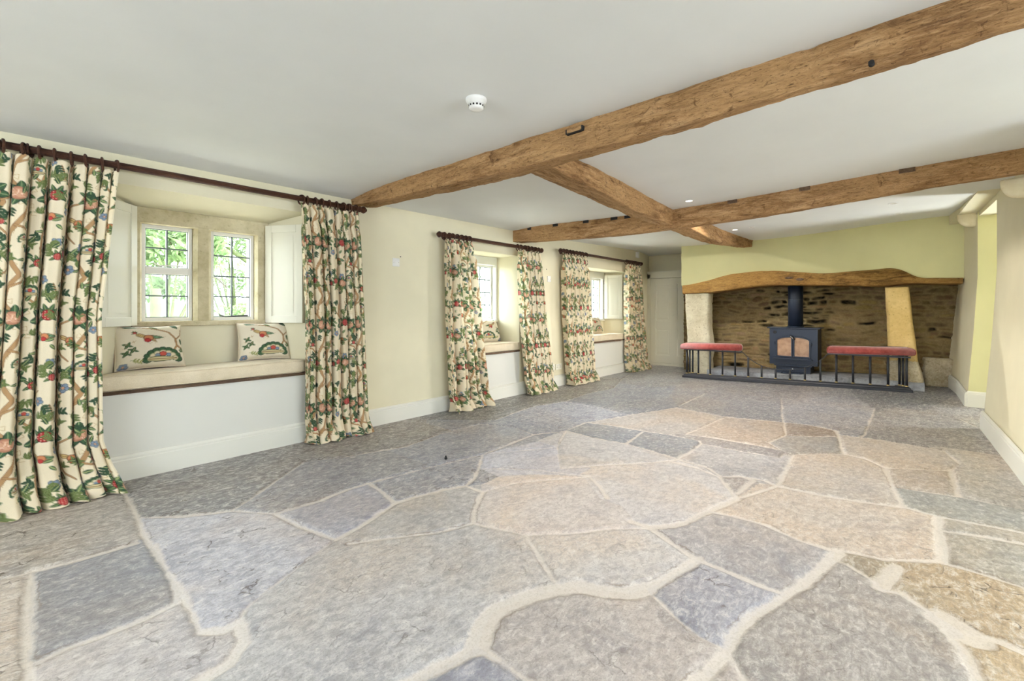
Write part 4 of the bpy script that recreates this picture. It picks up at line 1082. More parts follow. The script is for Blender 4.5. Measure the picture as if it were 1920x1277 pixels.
def masonry(name, plane, u0, u1, z0, z1, pos, label, seed, dark=None, tint=(122, 104, 74), res=.012, face=-1):
    rs = np.random.RandomState(seed)
    us = np.arange(u0, u1+res, res); zs = np.arange(z0, z1+res, res); U, Z = np.meshgrid(us, zs)
    Uw = U+.09*(fbm(U*6, Z*9, seed, 3)-.5); Zw = Z+.10*(fbm(U*3.2, Z*5, seed+1, 3)-.5)
    hgt = np.zeros(U.shape); col = np.empty(U.shape+(3,)); mort = lin((138, 120, 86)); col[:] = mort
    z = z0-.05
    while z < z1+.05:
        h = rs.uniform(.032, .080); u = u0-rs.uniform(0, .2)
        while u < u1+.05:
            w = rs.uniform(.08, .30); g = rs.uniform(.008, .030)
            mk = (Uw > u) & (Uw < u+w) & (Zw > z) & (Zw < z+h)
            if mk.any():
                a_ = np.abs((Uw[mk]-u)/w*2-1); b_ = np.abs((Zw[mk]-z)/h*2-1); pw = 3.4 if rs.rand() < .6 else 2.4; d = (1-(a_**(pw*1.6)+b_**pw)**(1/pw))*h*.5-g*.35
                k = sst(-.006, .016, d); c0 = lin(np.array(tint)*rs.uniform(.78, 1.22)*np.array([1, rs.uniform(.95, 1.03), rs.uniform(.85, 1.1)]))
                cu, cz = u+w/2, z+h/2; vo = dark(cu, cz, rs) if dark else 0
                if vo: c0 = lin((20, 16, 10)); hgt[mk] = -.045*k
                else: hgt[mk] = (.012+.014*rs.rand())*k
                col[mk] = mort*(1-k[:, None])+c0*k[:, None]
            u += w
        z += h
    hgt += .012*(fbm(U*12, Z*12, seed+4, 4)-.5)
    if plane == 'X': co = np.stack([pos+face*hgt, U, Z], -1)
    else: co = np.stack([U, pos+face*hgt, Z], -1)
    me = grid_mesh(name, co, len(us), len(zs)); set_col(me, 'scol', col)
    o = link(name, me, M_masonry); tag(o, label, kind='structure'); return o
def flue_voids(u, z, rs):  # near-black recessed gaps, commoner around the flue
    d = math.hypot((u-1.28)/.55, (z-1.15)/.42); return rs.rand() < (.75 if d < .8 else (.35 if d < 1.2 else .03))
masonry('wall_firebox_back', 'X', -.70, 3.1, 0, 1.75, 8.20, 'brown rubble masonry at the back of the inglenook', 2, dark=flue_voids)
masonry('wall_firebox_left', 'Y', 7.76, 8.3, 0, 1.75, 2.66, 'brown rubble side of the inglenook behind the left pier', 7, face=-1)
masonry('wall_firebox_right', 'Y', 7.7, 8.3, .0, 1.75, -.60, 'rubble masonry right end of the inglenook', 8, face=1)
m = MB(); m.box(7.6, 8.3, yR, yL, 1.60, 1.66); tag(m.build('ceiling_firebox', M_dark), 'sooty top of the inglenook', kind='structure')

# hearth: raised stone slab with a rough front kerb
def hearth_z(y): return .13+.055*float(sst(2.2, .1, y))
def build_hearth():
    n = 130; ys = np.linspace(2.48, -.12, n); rows = []
    for y in ys:
        zt = hearth_z(y); zb = float(floor_z(7.55, y))-.01
        rows.append([(8.22, y, zb), (8.22, y, zt), (8.0, y, zt+.002), (7.8, y, zt), (7.62, y, zt), (7.56, y, zt-.003), (7.545, y, zt-.012), (7.54, y, zt-.04), (7.54, y, (zt+zb)/2), (7.54, y, zb+.02), (7.54, y, zb)])
    co = np.array(rows); d = fbm(co[..., 1]*14, co[..., 2]*30, 6, 4)-.5; co[:, 5:, 0] += .022*d[:, 5:]; co[:, 1:6, 2] += .008*(fbm(co[:, 1:6, 1]*6, co[:, 1:6, 0]*6, 9, 3)-.5)
    me = grid_mesh('hearth_slab', co, co.shape[1], n, closed_u=True, caps=True)
    tag(link('hearth_slab', me, M_hearth), 'raised grey stone hearth slab with rough front edge under the stove', 'hearth')
build_hearth()

# ------------------------------------------------------------------ wood burning stove
def build_stove():
    hz = hearth_z(1.3)
    root = empty('wood_burning_stove', (7.72, 1.31, hz)); tag(root, 'dark blue-black iron wood burning stove with arched glass doors on the hearth', 'stove')
    # local: x depth (front at 0, back +), y width, z up
    w = .305; zb, zt = .125, .66
    m = MB(); m.box(.01, .36, -w, w, zb, zt, .008)
    # front face plate with arched opening modelled as frame strips
    n = 24; ow = .225; z0 = .235; zs = .47; rise = .085
    def arch(y, k=1.0, o=0.0): return zs+rise*math.sqrt(max(0, 1-(abs(y)/(ow+o))**2.6))+o*.9
    for i in range(n):
        a = -ow+2*ow*i/n; b = -ow+2*ow*(i+1)/n
        vs = [(-.012, a, arch(a)), (-.012, b, arch(b)), (-.012, b, zt-.002), (-.012, a, zt-.002)]
        f = m.bm.faces.new([m.bm.verts.new(v) for v in vs])
        f = m.bm.faces.new([m.bm.verts.new(v) for v in ((-.012, a, arch(a)), (-.012, b, arch(b)), (.012, b, arch(b)), (.012, a, arch(a)))])
    m.box(-.012, .012, -w, -ow, zb, zt); m.box(-.012, .012, ow, w, zb, zt); m.box(-.012, .012, -ow, ow, zb, z0)
    m.build('stove_body', M_stove, root)
    m = MB(); m.box(-.035, .385, -w-.03, w+.03, zt, zt+.018, .005); m.build('top_plate', M_stove, root)
    for s in (-1, 1):
        d = MB(); f = .02; inner = .004
        # arched door frame
        N_ = 16; ys = [s*(inner+(ow-.004-inner)*i/N_) for i in range(N_+1)]
        out = [(y, arch(y)-.004) for y in ys]; inn = [(s*max(abs(y), inner+.016) if abs(y) < ow-.03 else s*(ow-.022), arch(y)-.022) for y in ys]
        ring_o = [(s*inner, z0+.004)]+out+[(s*(ow-.004), z0+.004)]; ring_i = [(s*(inner+.016), z0+.02)]+inn+[(s*(ow-.022), z0+.02)]
        F = [[d.bm.verts.new((x, p[0], p[1])) for p in R_] for R_, x in ((ring_o, -.006), (ring_o, -.024), (ring_i, -.024), (ring_i, -.006))]
        L_ = len(ring_o)
        for a, b in ((0, 1), (1, 2), (2, 3)):
            for k in range(L_): j = (k+1) % L_; d.bm.faces.new((F[a][k], F[a][j], F[b][j], F[b][k]))
        dr = d.build('stove_door', M_stove, root)
        g = MB(); g.bm.faces.new([g.bm.verts.new((-.010, p[0], p[1])) for p in ring_i]); g.build('door_glass', M_stoveglass, dr)
        h = MB()
        h.cyl((-.03, s*(ow+.008), .42), (-.03, s*(ow+.008), .46), .007, seg=10); h.box(-.03, -.01, s*(ow-.01)-.01, s*(ow-.01)+.012, .433, .447)
        h.build('hinge', M_stove, dr)
    h = MB(); h.cyl((-.05, .0, .545), (-.02, .0, .545), .012, seg=12); h.tube([(-.05, .03, .565), (-.058, 0, .545), (-.06, -.035, .505)], [.009, .010, .009]); h.build('door_handle', M_iron, root)
    h = MB(); h.tube([(-.062, .033, .56), (-.064, .0, .53), (-.066, -.02, .50)], [.004, .005, .004]); h.build('handle_trim', M_chrome, root)
    h = MB(); h.cyl((-.022, .235, .605), (-.010, .235, .605), .024, seg=22); h.torus((-.024, .235, .605), (1, 0, 0), .018, .003, 20, 6); h.cyl((-.03, .235, .605), (-.022, .235, .605), .006, seg=10, mi=0); h.build('thermometer_dial', M_iron, root)
    m = MB(); m.box(-.075, 0, -.25, .25, .205, .222, .005); m.build('log_shelf', M_stove, root)
    m = MB(); m.box(-.03, .30, -.24, .24, .105, .13, .004); m.box(0, .30, -.22, .22, -.006, .105, .004); m.build('ash_base', M_stove, root)
    m = MB(); m.box(-.012, 0, -.14, .14, .02, .09, .004); 
    d = m.build('ash_door', M_stove, root)
    m = MB(); m.lathe((-.012, 0, .065), (-1, 0, 0), [(0, .008), (.012, .008), (.016, .016), (.026, .016), (.03, 0)], 14); m.build('knob', M_chrome, d)
    m = MB(); m.prism([(-.10, -.10), (-.10, .10), (-.01, .15), (-.01, -.15)], .003, .020); m.build('ash_lip', M_stove, root)
    m = MB(); m.cyl((.19, 0, zt+.017), (.19, 0, 1.52), .098, seg=36); m.torus((.19, 0, zt+.03), (0, 0, 1), .102, .008, 32, 8); m.torus((.19, 0, 1.10), (0, 0, 1), .099, .004, 32, 8); m.build('flue_pipe', M_stove, root)
build_stove()

# ------------------------------------------------------------------ club fender
def build_fender():
    A = Vector((7.215, 2.76)); B = Vector((7.40, -.015)); d = (B-A); Lf = d.length; ang = math.atan2(d.y, d.x)
    zA = float(floor_z(A.x, A.y)); zB = float(floor_z(B.x, B.y)); zr = .004
    root = empty('club_fender', (A.x, A.y, 0)); tag(root, 'long black iron club fender with two red padded seats in front of the hearth', 'fender')
    e = d.normalized(); nb = Vector((-e.y, e.x));   # nb points towards +X? check
    if nb.x < 0: nb = -nb
    def W_(s, t, z): p = e*s+nb*t; k = s/Lf; return Vector((p.x, p.y, z+zA+(zB-zA)*k+zr))
    def sweep(mb, path, prof):   # prof (offset inward, z)
        rings = []
        for (s, t, (ns, nt)) in path: rings.append([mb.bm.verts.new(W_(s+ns*o, t+nt*o, z)) for o, z in prof])
        for a, b in zip(rings, rings[1:]):
            for k in range(len(prof)): j = (k+1) % len(prof); mb.bm.faces.new((a[k], a[j], b[j], b[k]))
        mb.bm.faces.new(rings[0]); mb.bm.faces.new(rings[-1][::-1])
    dep = .18; sk = .62
    pth = [(sk*dep, dep, (1, 0)), (0, 0, (1, 1)), (Lf, 0, (-1, 1)), (Lf-sk*dep, dep, (-1, 0))]
    m = MB(); sweep(m, pth, [(0, 0), (0, .030), (.016, .036), (.022, .052), (.040, .064), (.085, .064), (.085, 0)]); m.build('fender_base', M_darkmetal, root)
    seat_z = .455; inn = .058; Ls = .86; Lr = .86
    def rail(s):
        if s < Ls or s > Lf-Lr: return seat_z
        q = (s-Ls)/(Lf-Ls-Lr); return seat_z-.01-(seat_z-.21)*(1-abs(2*q-1)**2.6)
    proto = None
    ps = [(inn+ (Lf-2*inn)*i/15, inn) for i in range(16)]+[(inn+sk*.05*k, inn+.05*k) for k in (1, 2)]+[(Lf-inn-sk*.05*k, inn+.05*k) for k in (1, 2)]
    for i, (s, t) in enumerate(ps):
        top = rail(s) if t <= inn+.001 else seat_z
        m = MB(); m.cyl(W_(s, t, .06), W_(s, t, top), .0135, seg=10); sp = m.build('spindle', M_darkmetal, root)
        m = MB(); m.lathe(W_(s, t, .062), (0, 0, 1), [(0, .019), (.007, .019), (.014, .013), (.022, .013)], 12); m.build('collar', M_brass, sp)
    m = MB(); m.tube([W_(Ls-.05+(Lf-Ls-Lr+.1)*i/40, inn, rail(Ls-.05+(Lf-Ls-Lr+.1)*i/40)) for i in range(41)], .0055, 8); m.build('dipping_rail', M_darkmetal, root)
    for (o0, o1, c0, c1) in ((.02, Ls, .02, .08), (Lf-Lr, Lf-.02, Lf-.08, Lf-.02)):
        m = MB(); z0, z1 = W_(o0, 0, seat_z-.014).z, W_(o0, 0, seat_z+.004).z
        left = o0 < 1
        pl = [(c0+sk*dep, dep), (c0, .03), (o1, .03), (o1, .09), (c1+.03, .09), (c1+sk*dep, dep)] if left else [(c1-sk*dep, dep), (c1, .03), (o0, .03), (o0, .09), (c0-.03, .09), (c0-sk*dep, dep)]
        m.prism([tuple(W_(a, b, 0).xy) for a, b in pl], z0, z1); m.build('seat_rail', M_darkmetal, root)
    # L shaped padded seats
    for side in (0, 1):
        o = -.035; wd = .155; Lp = Ls+.01
        P1 = [(o+sk*(dep+.01), dep+.04), (o, o), (Lp, o), (Lp, o+wd), (o+wd+.05, o+wd), (o+wd+sk*(dep+.01)+.01, dep+.04)]
        if side: P1 = [(Lf-a, b) for a, b in P1][::-1]
        m = MB(); rings = []
        cx = [p for p in P1]
        def inset(poly, d_):
            n = len(poly); out = []; area_ = sum(poly[i][0]*poly[(i+1)%n][1]-poly[(i+1)%n][0]*poly[i][1] for i in range(n)); sg = 1 if area_ > 0 else -1
            for i in range(n):
                p0, p1, p2 = Vector(poly[i-1]), Vector(poly[i]), Vector(poly[(i+1)%n]); a = (p1-p0).normalized(); b = (p2-p1).normalized()
                na = Vector((-a.y, a.x))*sg; nb_ = Vector((-b.y, b.x))*sg; q = na+nb_; q = q/max(q.dot(na), .3); out.append(tuple(p1+q*d_))
            return out
        for dd, z in ((.016, 0), (.004, .008), (0, .025), (0, .060), (.007, .080), (.020, .094), (.038, .101), (.06, .103)):
            rings.append([m.bm.verts.new(W_(a, b, seat_z+z)) for a, b in inset(P1, dd)])
        nn = len(P1); m.bm.faces.new(rings[0])
        for a, b in zip(rings, rings[1:]):
            for k in range(nn): m.bm.faces.new((a[k], a[(k+1)%nn], b[(k+1)%nn], b[k]))
        m.bm.faces.new(rings[-1])
        vedges = [ed for ed in m.bm.edges if abs(ed.verts[0].co.z-ed.verts[1].co.z) > .001 and (ed.verts[0].co.xy-ed.verts[1].co.xy).length < .04]
        bmesh.ops.bevel(m.bm, geom=vedges, offset=.02, segments=3, affect='EDGES')
        pad = m.build('seat_pad', M_velvet, root, smooth=True)
        m = MB(); q0, q1 = (o+.02, Lp-.02) if not side else (Lf-Lp+.02, Lf-o-.02)
        m.tube([W_(q0+(q1-q0)*i/40, o+.001, seat_z+.012+.0015*math.sin(i*2.2)) for i in range(41)], .0045, 6); m.build('braid_trim', M_piping, pad)
build_fender()

# ------------------------------------------------------------------ far left corner: cupboard and back wall
m = MB(); m.box(8.66, 8.9, 2.85, 4.3, -.02, 2.38); tag(m.build('wall_far', M_wall), 'cream wall above the corner cupboard', kind='structure')
m = MB(); m.box(BX+.03, 8.7, 2.80, 2.895, 1.37, 2.38); m.box(BX+.26, 8.7, 2.70, 2.80, -.02, 1.37); tag(m.build('wall_chimney_return', M_wallfar), 'side of the chimney breast facing the cupboard', kind='structure')
def build_cupboard():
    root = empty('corner_cupboard', (8.50, 3.42, 0)); tag(root, 'tall pale cream panelled cupboard built into the corner left of the fireplace', 'cupboard')
    y0, y1 = -.515, .56; zt = 1.83
    m = MB(); m.box(0, .15, y0, -.46, 0, zt, .002); m.box(0, .15, .47, y1, 0, zt, .002); m.box(0, .15, y0, y1, zt-.12, zt, .002); m.box(-.004, .15, y0, y1, 0, .05, .002); m.build('frame', M_joinery, root)
    m = MB(); m.prism([(-.03, y0), (.15, y0), (.15, y1), (-.03, y1)], zt-.012, zt+.015); m.prism([(-.015, y0), (.15, y0), (.15, y1), (-.015, y1)], zt-.035, zt-.012); m.build('cornice', M_joinery, root)
    m = MB(); a, b = -.456, .466; z0, z1 = .055, zt-.125; t = .035
    m.box(.030, .036, a, b, z0, z1)
    mid = .0; zm = .78
    for (p, q) in ((a, a+.10), (mid-.06, mid+.06), (b-.10, b)): m.box(.006, t, p, q, z0, z1, .002)
    for (p, q) in ((z0, z0+.14), (zm-.05, zm+.09), (z1-.11, z1)):
        for (e1, e2) in ((a+.10, mid-.06), (mid+.06, b-.10)): m.box(.0075, t-.001, e1, e2, p, q)
    for (p, q) in ((a+.10, mid-.06), (mid+.06, b-.10)):
        for (r, s) in ((z0+.14, zm-.05), (zm+.09, z1-.11)):
            m.box(.018, .032, p+.045, q-.045, r+.045, s-.045, .006)
            for (u0, u1, v0, v1) in ((p, p+.014, r, s), (q-.014, q, r, s), (p+.014, q-.014, r, r+.014), (p+.014, q-.014, s-.014, s)): m.box(.015, .032, u0, u1, v0, v1)
    d = m.build('cupboard_door', M_joinery, root)
    k = MB(); k.lathe((.006, mid, .98), (-1, 0, 0), [(0, .008), (.012, .007), (.018, .016), (.028, .014), (.032, 0)], 14); k.build('knob', M_joinery, d)
build_cupboard()

# ------------------------------------------------------------------ right side: near wall, doorway, far wall, boxed wall plate, corbels
def leaning_wall(name, path, ytop, label, mat=None, depth=.5, zt=2.38):
    """path: (x, ybottom); ytop: y at ceiling"""
    m = MB(); rings = []
    for (x, yb), yt in zip(path, ytop):
        zf = float(floor_z(x, yb))-.02
        pr = [(yb, zf), (yb+(yt-yb)*.12, zf+.25), (yb+(yt-yb)*.62, zf+.85), (yt, 1.45), (yt, zt), (yt-depth, zt), (yb-depth, zf)]
        rings.append([m.bm.verts.new((x, y, z)) for y, z in pr])
    for a, b in zip(rings, rings[1:]):
        for k in range(7): m.bm.faces.new((a[k], a[(k+1)%7], b[(k+1)%7], b[k]))
    m.bm.faces.new(rings[0]).material_index = 1; m.bm.faces.new(rings[-1][::-1])  # first end face takes the yellow-green paint to imitate its shade
    return tag(m.build(name, [mat or M_wall, M_wallfar]), label, kind='structure')
leaning_wall('wall_right', [(3.6, -.56), (5.0, -.52), (5.94, -.49)], [-.60, -.60, -.575], 'pale near section of the right wall', depth=.55)
leaning_wall('wall_right_far', [(7.0, -.455), (7.6, -.42), (8.3, -.325)], [-.535, -.46, -.45], 'white plastered wall between doorway and fireplace', depth=.65)
m = MB(); m.prism([(5.90, -.58), (7.05, -.545), (7.05, -1.2), (5.90, -1.2)], [2.095, 2.115, 2.115, 2.095], 2.38); tag(m.build('wall_over_doorway', M_wall), 'wall above the doorway in the right wall', kind='structure')
m = MB(); m.box(5.2, 5.75, -1.95, -1.85, -.02, 2.38); m.box(7.45, 9.0, -1.95, -1.85, -.02, 2.38); m.box(5.75, 7.45, -1.95, -1.85, -.02, .35); m.box(5.75, 7.45, -1.95, -1.85, 1.85, 2.38); tag(m.build('wall_passage', M_wallfar), 'passage wall beyond the doorway', kind='structure')  # gap left open for the added passage fill lamp
m = MB(); m.box(7.9, 8.0, -1.9, -1.0, -.02, 2.38); tag(m.build('wall_passage_end', M_wallfar), 'end wall of the unseen passage', kind='structure')  # unseen wall closing the passage, well beyond the doorway
skirting('baseboard_right', [(3.6, -.56), (5.0, -.52), (5.94, -.49)], sgn=1, h=.18, label='white skirting board on near right wall')
skirting('baseboard_doorway', [(6.995, -1.05), (6.995, -.455)], sgn=1, h=.18, label='skirting return in the doorway')
skirting('baseboard_right_far', [(6.985, -.455), (7.6, -.42), (8.0, -.365)], sgn=1, h=.17, label='white skirting board beside fireplace')
m = MB(); m.prism([(4.4, -.485), (5.3, -.450), (7.0, -.395), (7.30, -.365), (BX+.01, -.335), (BX+.01, -.60), (7.0, -.60), (4.4, -.62)], [2.13, 2.14, 2.16, 2.145, 2.12, 2.12, 2.16, 2.13], 2.38); tag(m.build('trim_1', M_wall), 'boxed plaster wall plate along the top of the right wall', kind='structure')
def corbel(x, y, zt, label, w=.16, d=.11, h=.12):
    n = 14; m = MB(); rings = []
    for i in range(n+1):
        q = i/n; k = math.sqrt(max(0, 1-(1-q)**2.4)) if q < 1 else 1
        z = zt-h+h*q; ww = w/2*(.35+.65*k); dd = d*(.15+.85*k)
        rings.append([m.bm.verts.new((x+ww*math.cos(a), y-.09+ (dd+.09)*max(0, math.sin(a))**.7, z)) for a in [math.pi*j/12 for j in range(13)]])
    for a, b in zip(rings, rings[1:]):
        for k in range(13): j = (k+1) % 13; f = m.bm.faces.new((a[k], a[j], b[j], b[k])); f.smooth = True
    m.bm.faces.new(rings[0][::-1]); m.bm.faces.new(rings[-1])
    tag(m.build('stone_corbel', mk_corb), label, 'corbel', 'rounded corbels on the right wall')
mk_corb = mk_stone('cream_corbel_stone', L(214, 202, 164), L(232, 224, 198), 8, 0.2, 0.1)
corbel(4.56, -.555, 1.985, 'rounded cream corbel under the right end of the second cross beam', w=.13, d=.10, h=.13)
corbel(7.12, -.50, 2.165, 'rounded cream corbel beside the top of the fireplace wall', w=.16, d=.12, h=.15)

# ------------------------------------------------------------------ walls behind the camera, with open gaps added to let in fill light
m = MB()
m.box(-3.1, -1.3, -3.10, -2.95, -.02, 2.38); m.box(3.3, 3.75, -3.10, -2.95, -.02, 2.38); m.box(-1.3, 3.3, -3.10, -2.95, 1.95, 2.38); m.box(-1.3, 3.3, -3.10, -2.95, -.02, .75); m.box(-1.3, 0.6, -3.10, -2.95, .75, 1.95)
tag(m.build('wall_garden', M_wall), 'garden side wall behind the camera', kind='structure')
m = MB(); m.box(3.6, 3.75, -3.1, -1.05, -.02, 2.38); tag(m.build('wall_side', M_wall), 'side wall outside the picture', kind='structure')
m = MB(); m.box(-3.0, -2.85, -3.1, -.3, -.02, 2.38); m.box(-3.0, -2.85, 2.7, 4.4, -.02, 2.38); m.box(-3.0, -2.85, -.3, 2.7, 1.9, 2.38); m.box(-3.0, -2.85, -.3, 2.7, -.02, 1.0)
tag(m.build('wall_rear', M_wall), 'rear wall behind the camera', kind='structure')
m = MB(); m.box(3.55, 9.0, -3.1, -3.0, -.02, 2.38); m.box(8.9, 9.0, -3.1, 4.4, -.02, 2.38); tag(m.build('wall_outer', M_wall), 'outer wall', kind='structure')

# ------------------------------------------------------------------ small fittings
def downlight(x, y, power, label, lit=True, ang=62, col=(1.0, .875, .80)):
    z = float(ceil_z(x, y)); root = empty('downlight', (x, y, z)); tag(root, label, 'downlight', 'recessed ceiling downlights')
    m = MB(); m.torus((0, 0, -.001), (0, 0, 1), .033, .005, 28, 8); m.build('rim', M_white, root)
    em = bpy.data.materials.new('lamp_face'); em.use_nodes = True; b = em.node_tree.nodes['Principled BSDF']; b.inputs['Base Color'].default_value = (.9, .88, .82, 1)
    b.inputs['Emission Color'].default_value = (1, .86, .68, 1); b.inputs['Emission Strength'].default_value = 9.0 if lit else 0.0; b.inputs['Roughness'].default_value = .15
    m = MB(); m.cyl((0, 0, -.0015), (0, 0, .004), .029, seg=24); m.build('lamp_face', em, root)
    if lit:
        l = bpy.data.lights.new('downlight_beam', 'SPOT'); l.energy = power; l.color = col; l.spot_size = math.radians(ang); l.spot_blend = .8 if ang < 100 else .25; l.shadow_soft_size = .025
        o = bpy.data.objects.new('downlight_beam', l); S.collection.objects.link(o); o.location = (x, y, z-.012)
    return root
downlight(4.14, 1.52, 22, 'lit ceiling downlight just in front of the second cross beam')
downlight(6.30, 1.72, 30, 'lit ceiling downlight beyond the second cross beam, near the fireplace')
downlight(2.52, 1.46, 16, 'lit downlight tucked behind the nearest cross beam')
for (px, py, lb_) in ((1674, 376, 'small unlit ceiling spotlight near the right end of the second beam'), (1683, 404, 'small unlit ceiling spotlight beyond the second beam, nearest the fireplace'), (1410, 420, 'small unlit ceiling spotlight beside the curved spine beam')):
    dn = HOR-py; rx = px-960; t = 1.075/dn; X = (F_PX*math.cos(YAW)+rx*math.sin(YAW))*t; Y = (F_PX*math.sin(YAW)-rx*math.cos(YAW))*t
    downlight(X, Y, 0, lb_, lit=False)

downlight(6.45, -1.25, 1.2, 'unseen fill downlight added in the passage beyond the doorway', ang=140)  # unseen lamp added to light the doorway recess
downlight(5.02, 2.95, 26, 'added fill downlight hidden behind the second beam, nearest the windows', ang=150, col=(1, .93, .84))  # unseen lamp added to brighten the far bay
downlight(5.10, .80, 24, 'added fill downlight hidden behind the second beam, nearest the right wall', ang=150, col=(1, .93, .84))  # another added lamp, out of view behind the beam
downlight(5.10, 1.50, 46, 'added fill downlight hidden behind the second beam beside the spine beam', ang=160, col=(1, .93, .84))  # added fill lamp, stronger, out of view like its neighbours
downlight(6.60, 2.36, 88, 'added fill downlight hidden behind the curved spine beam end', ang=165, col=(1, .94, .86))  # added out of view to lift the cupboard corner
def smoke_detector():
    x, y = 1.695, 1.78
    dn = HOR-186; rx = 893-960; t = 1.02/dn; x = (F_PX*math.cos(YAW)+rx*math.sin(YAW))*t; y = (F_PX*math.sin(YAW)-rx*math.cos(YAW))*t
    root = empty('smoke_detector', (x, y, float(ceil_z(x, y)))); tag(root, 'round white smoke detector on the ceiling in front of the nearest beam', 'smoke detector')
    m = MB(); m.lathe((0, 0, .002), (0, 0, -1), [(0, .050), (.010, .051), (.016, .049), (.018, .046), (.028, .043), (.030, .040)], 32); m.build('base', M_white, root)
    m = MB(); m.lathe((0, 0, -.026), (0, 0, -1), [(0, .0385), (.020, .035), (.024, .031), (.026, .020), (.0265, 0)], 32); m.build('dome', M_white, root)
    m = MB()
    for i in range(14):
        a = 2*math.pi*i/14; c, s = math.cos(a), math.sin(a); r0 = .0365
        p = Vector((c*r0, s*r0, -.037)); tx = Vector((-s, c, 0)); up = Vector((-c*.15, -s*.15, -1)).normalized(); o_ = Vector((c, s, .12))
        q = [p+tx*u_*.0045+up*v_*.004+o_*w_ for u_, v_, w_ in ((-1, -1, .0012), (1, -1, .0012), (1, 1, .0006), (-1, 1, .0006))]
        m.bm.faces.new([m.bm.verts.new(v_) for v_ in q])
    m.build('vent_slot', M_dark, root)
smoke_detector()

def wall_xy(px, py, Y=WY):
    rx, dn = px-960, HOR-py; dx = F_PX*math.cos(YAW)+rx*math.sin(YAW); dy = F_PX*math.sin(YAW)-rx*math.cos(YAW); t = Y/dy; return dx*t, H+dn*t
def plate(px, py, w, h, label, name='blank_plate', cat='wall plate', sock=False):
    x, z = wall_xy(px, py); root = empty(name, (x, WY, z)); tag(root, label, cat)
    m = MB(); m.box(-w/2, w/2, -.009, 0, -h/2, h/2, .003); m.build('faceplate', M_white if not sock else M_joinery, root)
    if sock:
        k = MB()
        for s in ((-w/4, w/4) if w > .1 else (0,)):
            for (a, b) in ((0, .012), (-.011, -.008), (.011, -.008)): k.box(s+a-.0035, s+a+.0035, -.0098, -.0085, b-.004, b+.004)
        k.build('socket_holes', M_dark, root)
        k = MB()
        for s in ((-.01, .01) if w > .1 else (0,)): k.box(s-.005, s+.005, -.013, -.009, h*.22, h*.40, .001)
        k.build('switch', M_white, root)
    else:
        for s in (-1, 1): k = MB(); k.cyl((s*w*.36, -.0102, 0), (s*w*.36, -.009, 0), .0032, seg=10); k.build('screw', M_chrome, root)
plate(742, 492, .078, .082, 'square white blank plate on the bare wall between nearest and middle windows')
plate(1029, 523.5, .078, .082, 'square white blank plate between the middle and farthest windows')
plate(1036.5, 688.5, .085, .085, 'single cream wall socket above skirting, left of the pair', 'wall_socket', 'socket', True)
plate(1047, 687.5, .146, .085, 'double cream wall socket above skirting, right of the pair', 'wall_socket', 'socket', True)
for (px, py, lb_) in ((750.5, 481.5, 'small dark screw in wall above the left blank plate'), (1024.5, 505, 'small dark screw in wall above the right blank plate')):
    x, z = wall_xy(px, py); m = MB(); m.lathe((x, WY, z), (0, -1, 0), [(-.002, .004), (.004, .004), (.006, .006), (.008, 0)], 10); tag(m.build('wall_screw', M_iron), lb_, 'screw')
x, z = wall_xy(1193, 478)
root = empty('motion_sensor', (x, WY, z)); tag(root, 'small white alarm sensor high in the corner above the farthest curtain rod', 'sensor')
m = MB(); m.box(-.035, .035, -.05, 0, -.055, .055, .010, 3); m.build('housing', M_white, root)
m = MB(); m.box(-.024, .024, -.056, -.048, -.045, .0, .006, 2); m.build('lens', M_trim, root)
fx_, fy_ = P(836, 862); m = MB(); m.lathe((fx_, fy_, -.006), (0, 0, 1), [(0, .008), (.012, .008), (.014, .011), (.02, .011), (.024, .007), (.034, .006), (.038, 0)], 12); tag(m.build('floor_peg', M_iron), 'tiny dark metal peg standing on the flagstones below the bare wall', 'peg')

# ------------------------------------------------------------------ garden outside the windows
def mk_leaf(name, c1, c2):
    m = N(name); v = m.coord(); n = m.noise(v, 3.5, 3)
    col = m.ramp(n, [(0.3, c1), (0.7, c2)]); m.base(col); m.rough(.5); m.spec(.3)
    tl = m.n('ShaderNodeBsdfTranslucent'); m.l(col, tl.inputs[0]); mx = m.n('ShaderNodeMixShader'); mx.inputs[0].default_value = .45
    out = [x for x in m.t.nodes if x.type == 'OUTPUT_MATERIAL'][0]; m.l(m.b.outputs[0], mx.inputs[1]); m.l(tl.outputs[0], mx.inputs[2]); m.l(mx.outputs[0], out.inputs[0]); return m.m
M_leaf = mk_leaf('pale_green_leaves', L(74, 100, 58), L(122, 142, 100))
M_leaf2 = mk_leaf('mid_green_leaves', L(66, 86, 52), L(104, 120, 84))
M_bark = mk_stone('bark', L(52, 60, 38), L(84, 92, 60), 10, .5, .3)
M_grass = mk_stone('lawn', L(84, 104, 58), L(116, 130, 84), 10, .3, .1)
M_gardenstone = mk_stone('garden_wall_stone', L(100, 98, 90), L(134, 130, 120), 6, .4, .3)
m = MB(); m.box(-14, 34, 4.5, 34, -.35, -.15); tag(m.build('garden_lawn', M_grass), 'pale lawn outside the windows', 'lawn', kind='structure')
M_path = mk_stone('pale_paving', L(176, 172, 162), L(206, 202, 192), 6, .3, .2)
m = MB(); m.box(-3, 14, 4.40, 7.3, -.20, -.12); tag(m.build('garden_path', M_path), 'pale paved path outside the windows', 'path', kind='structure')
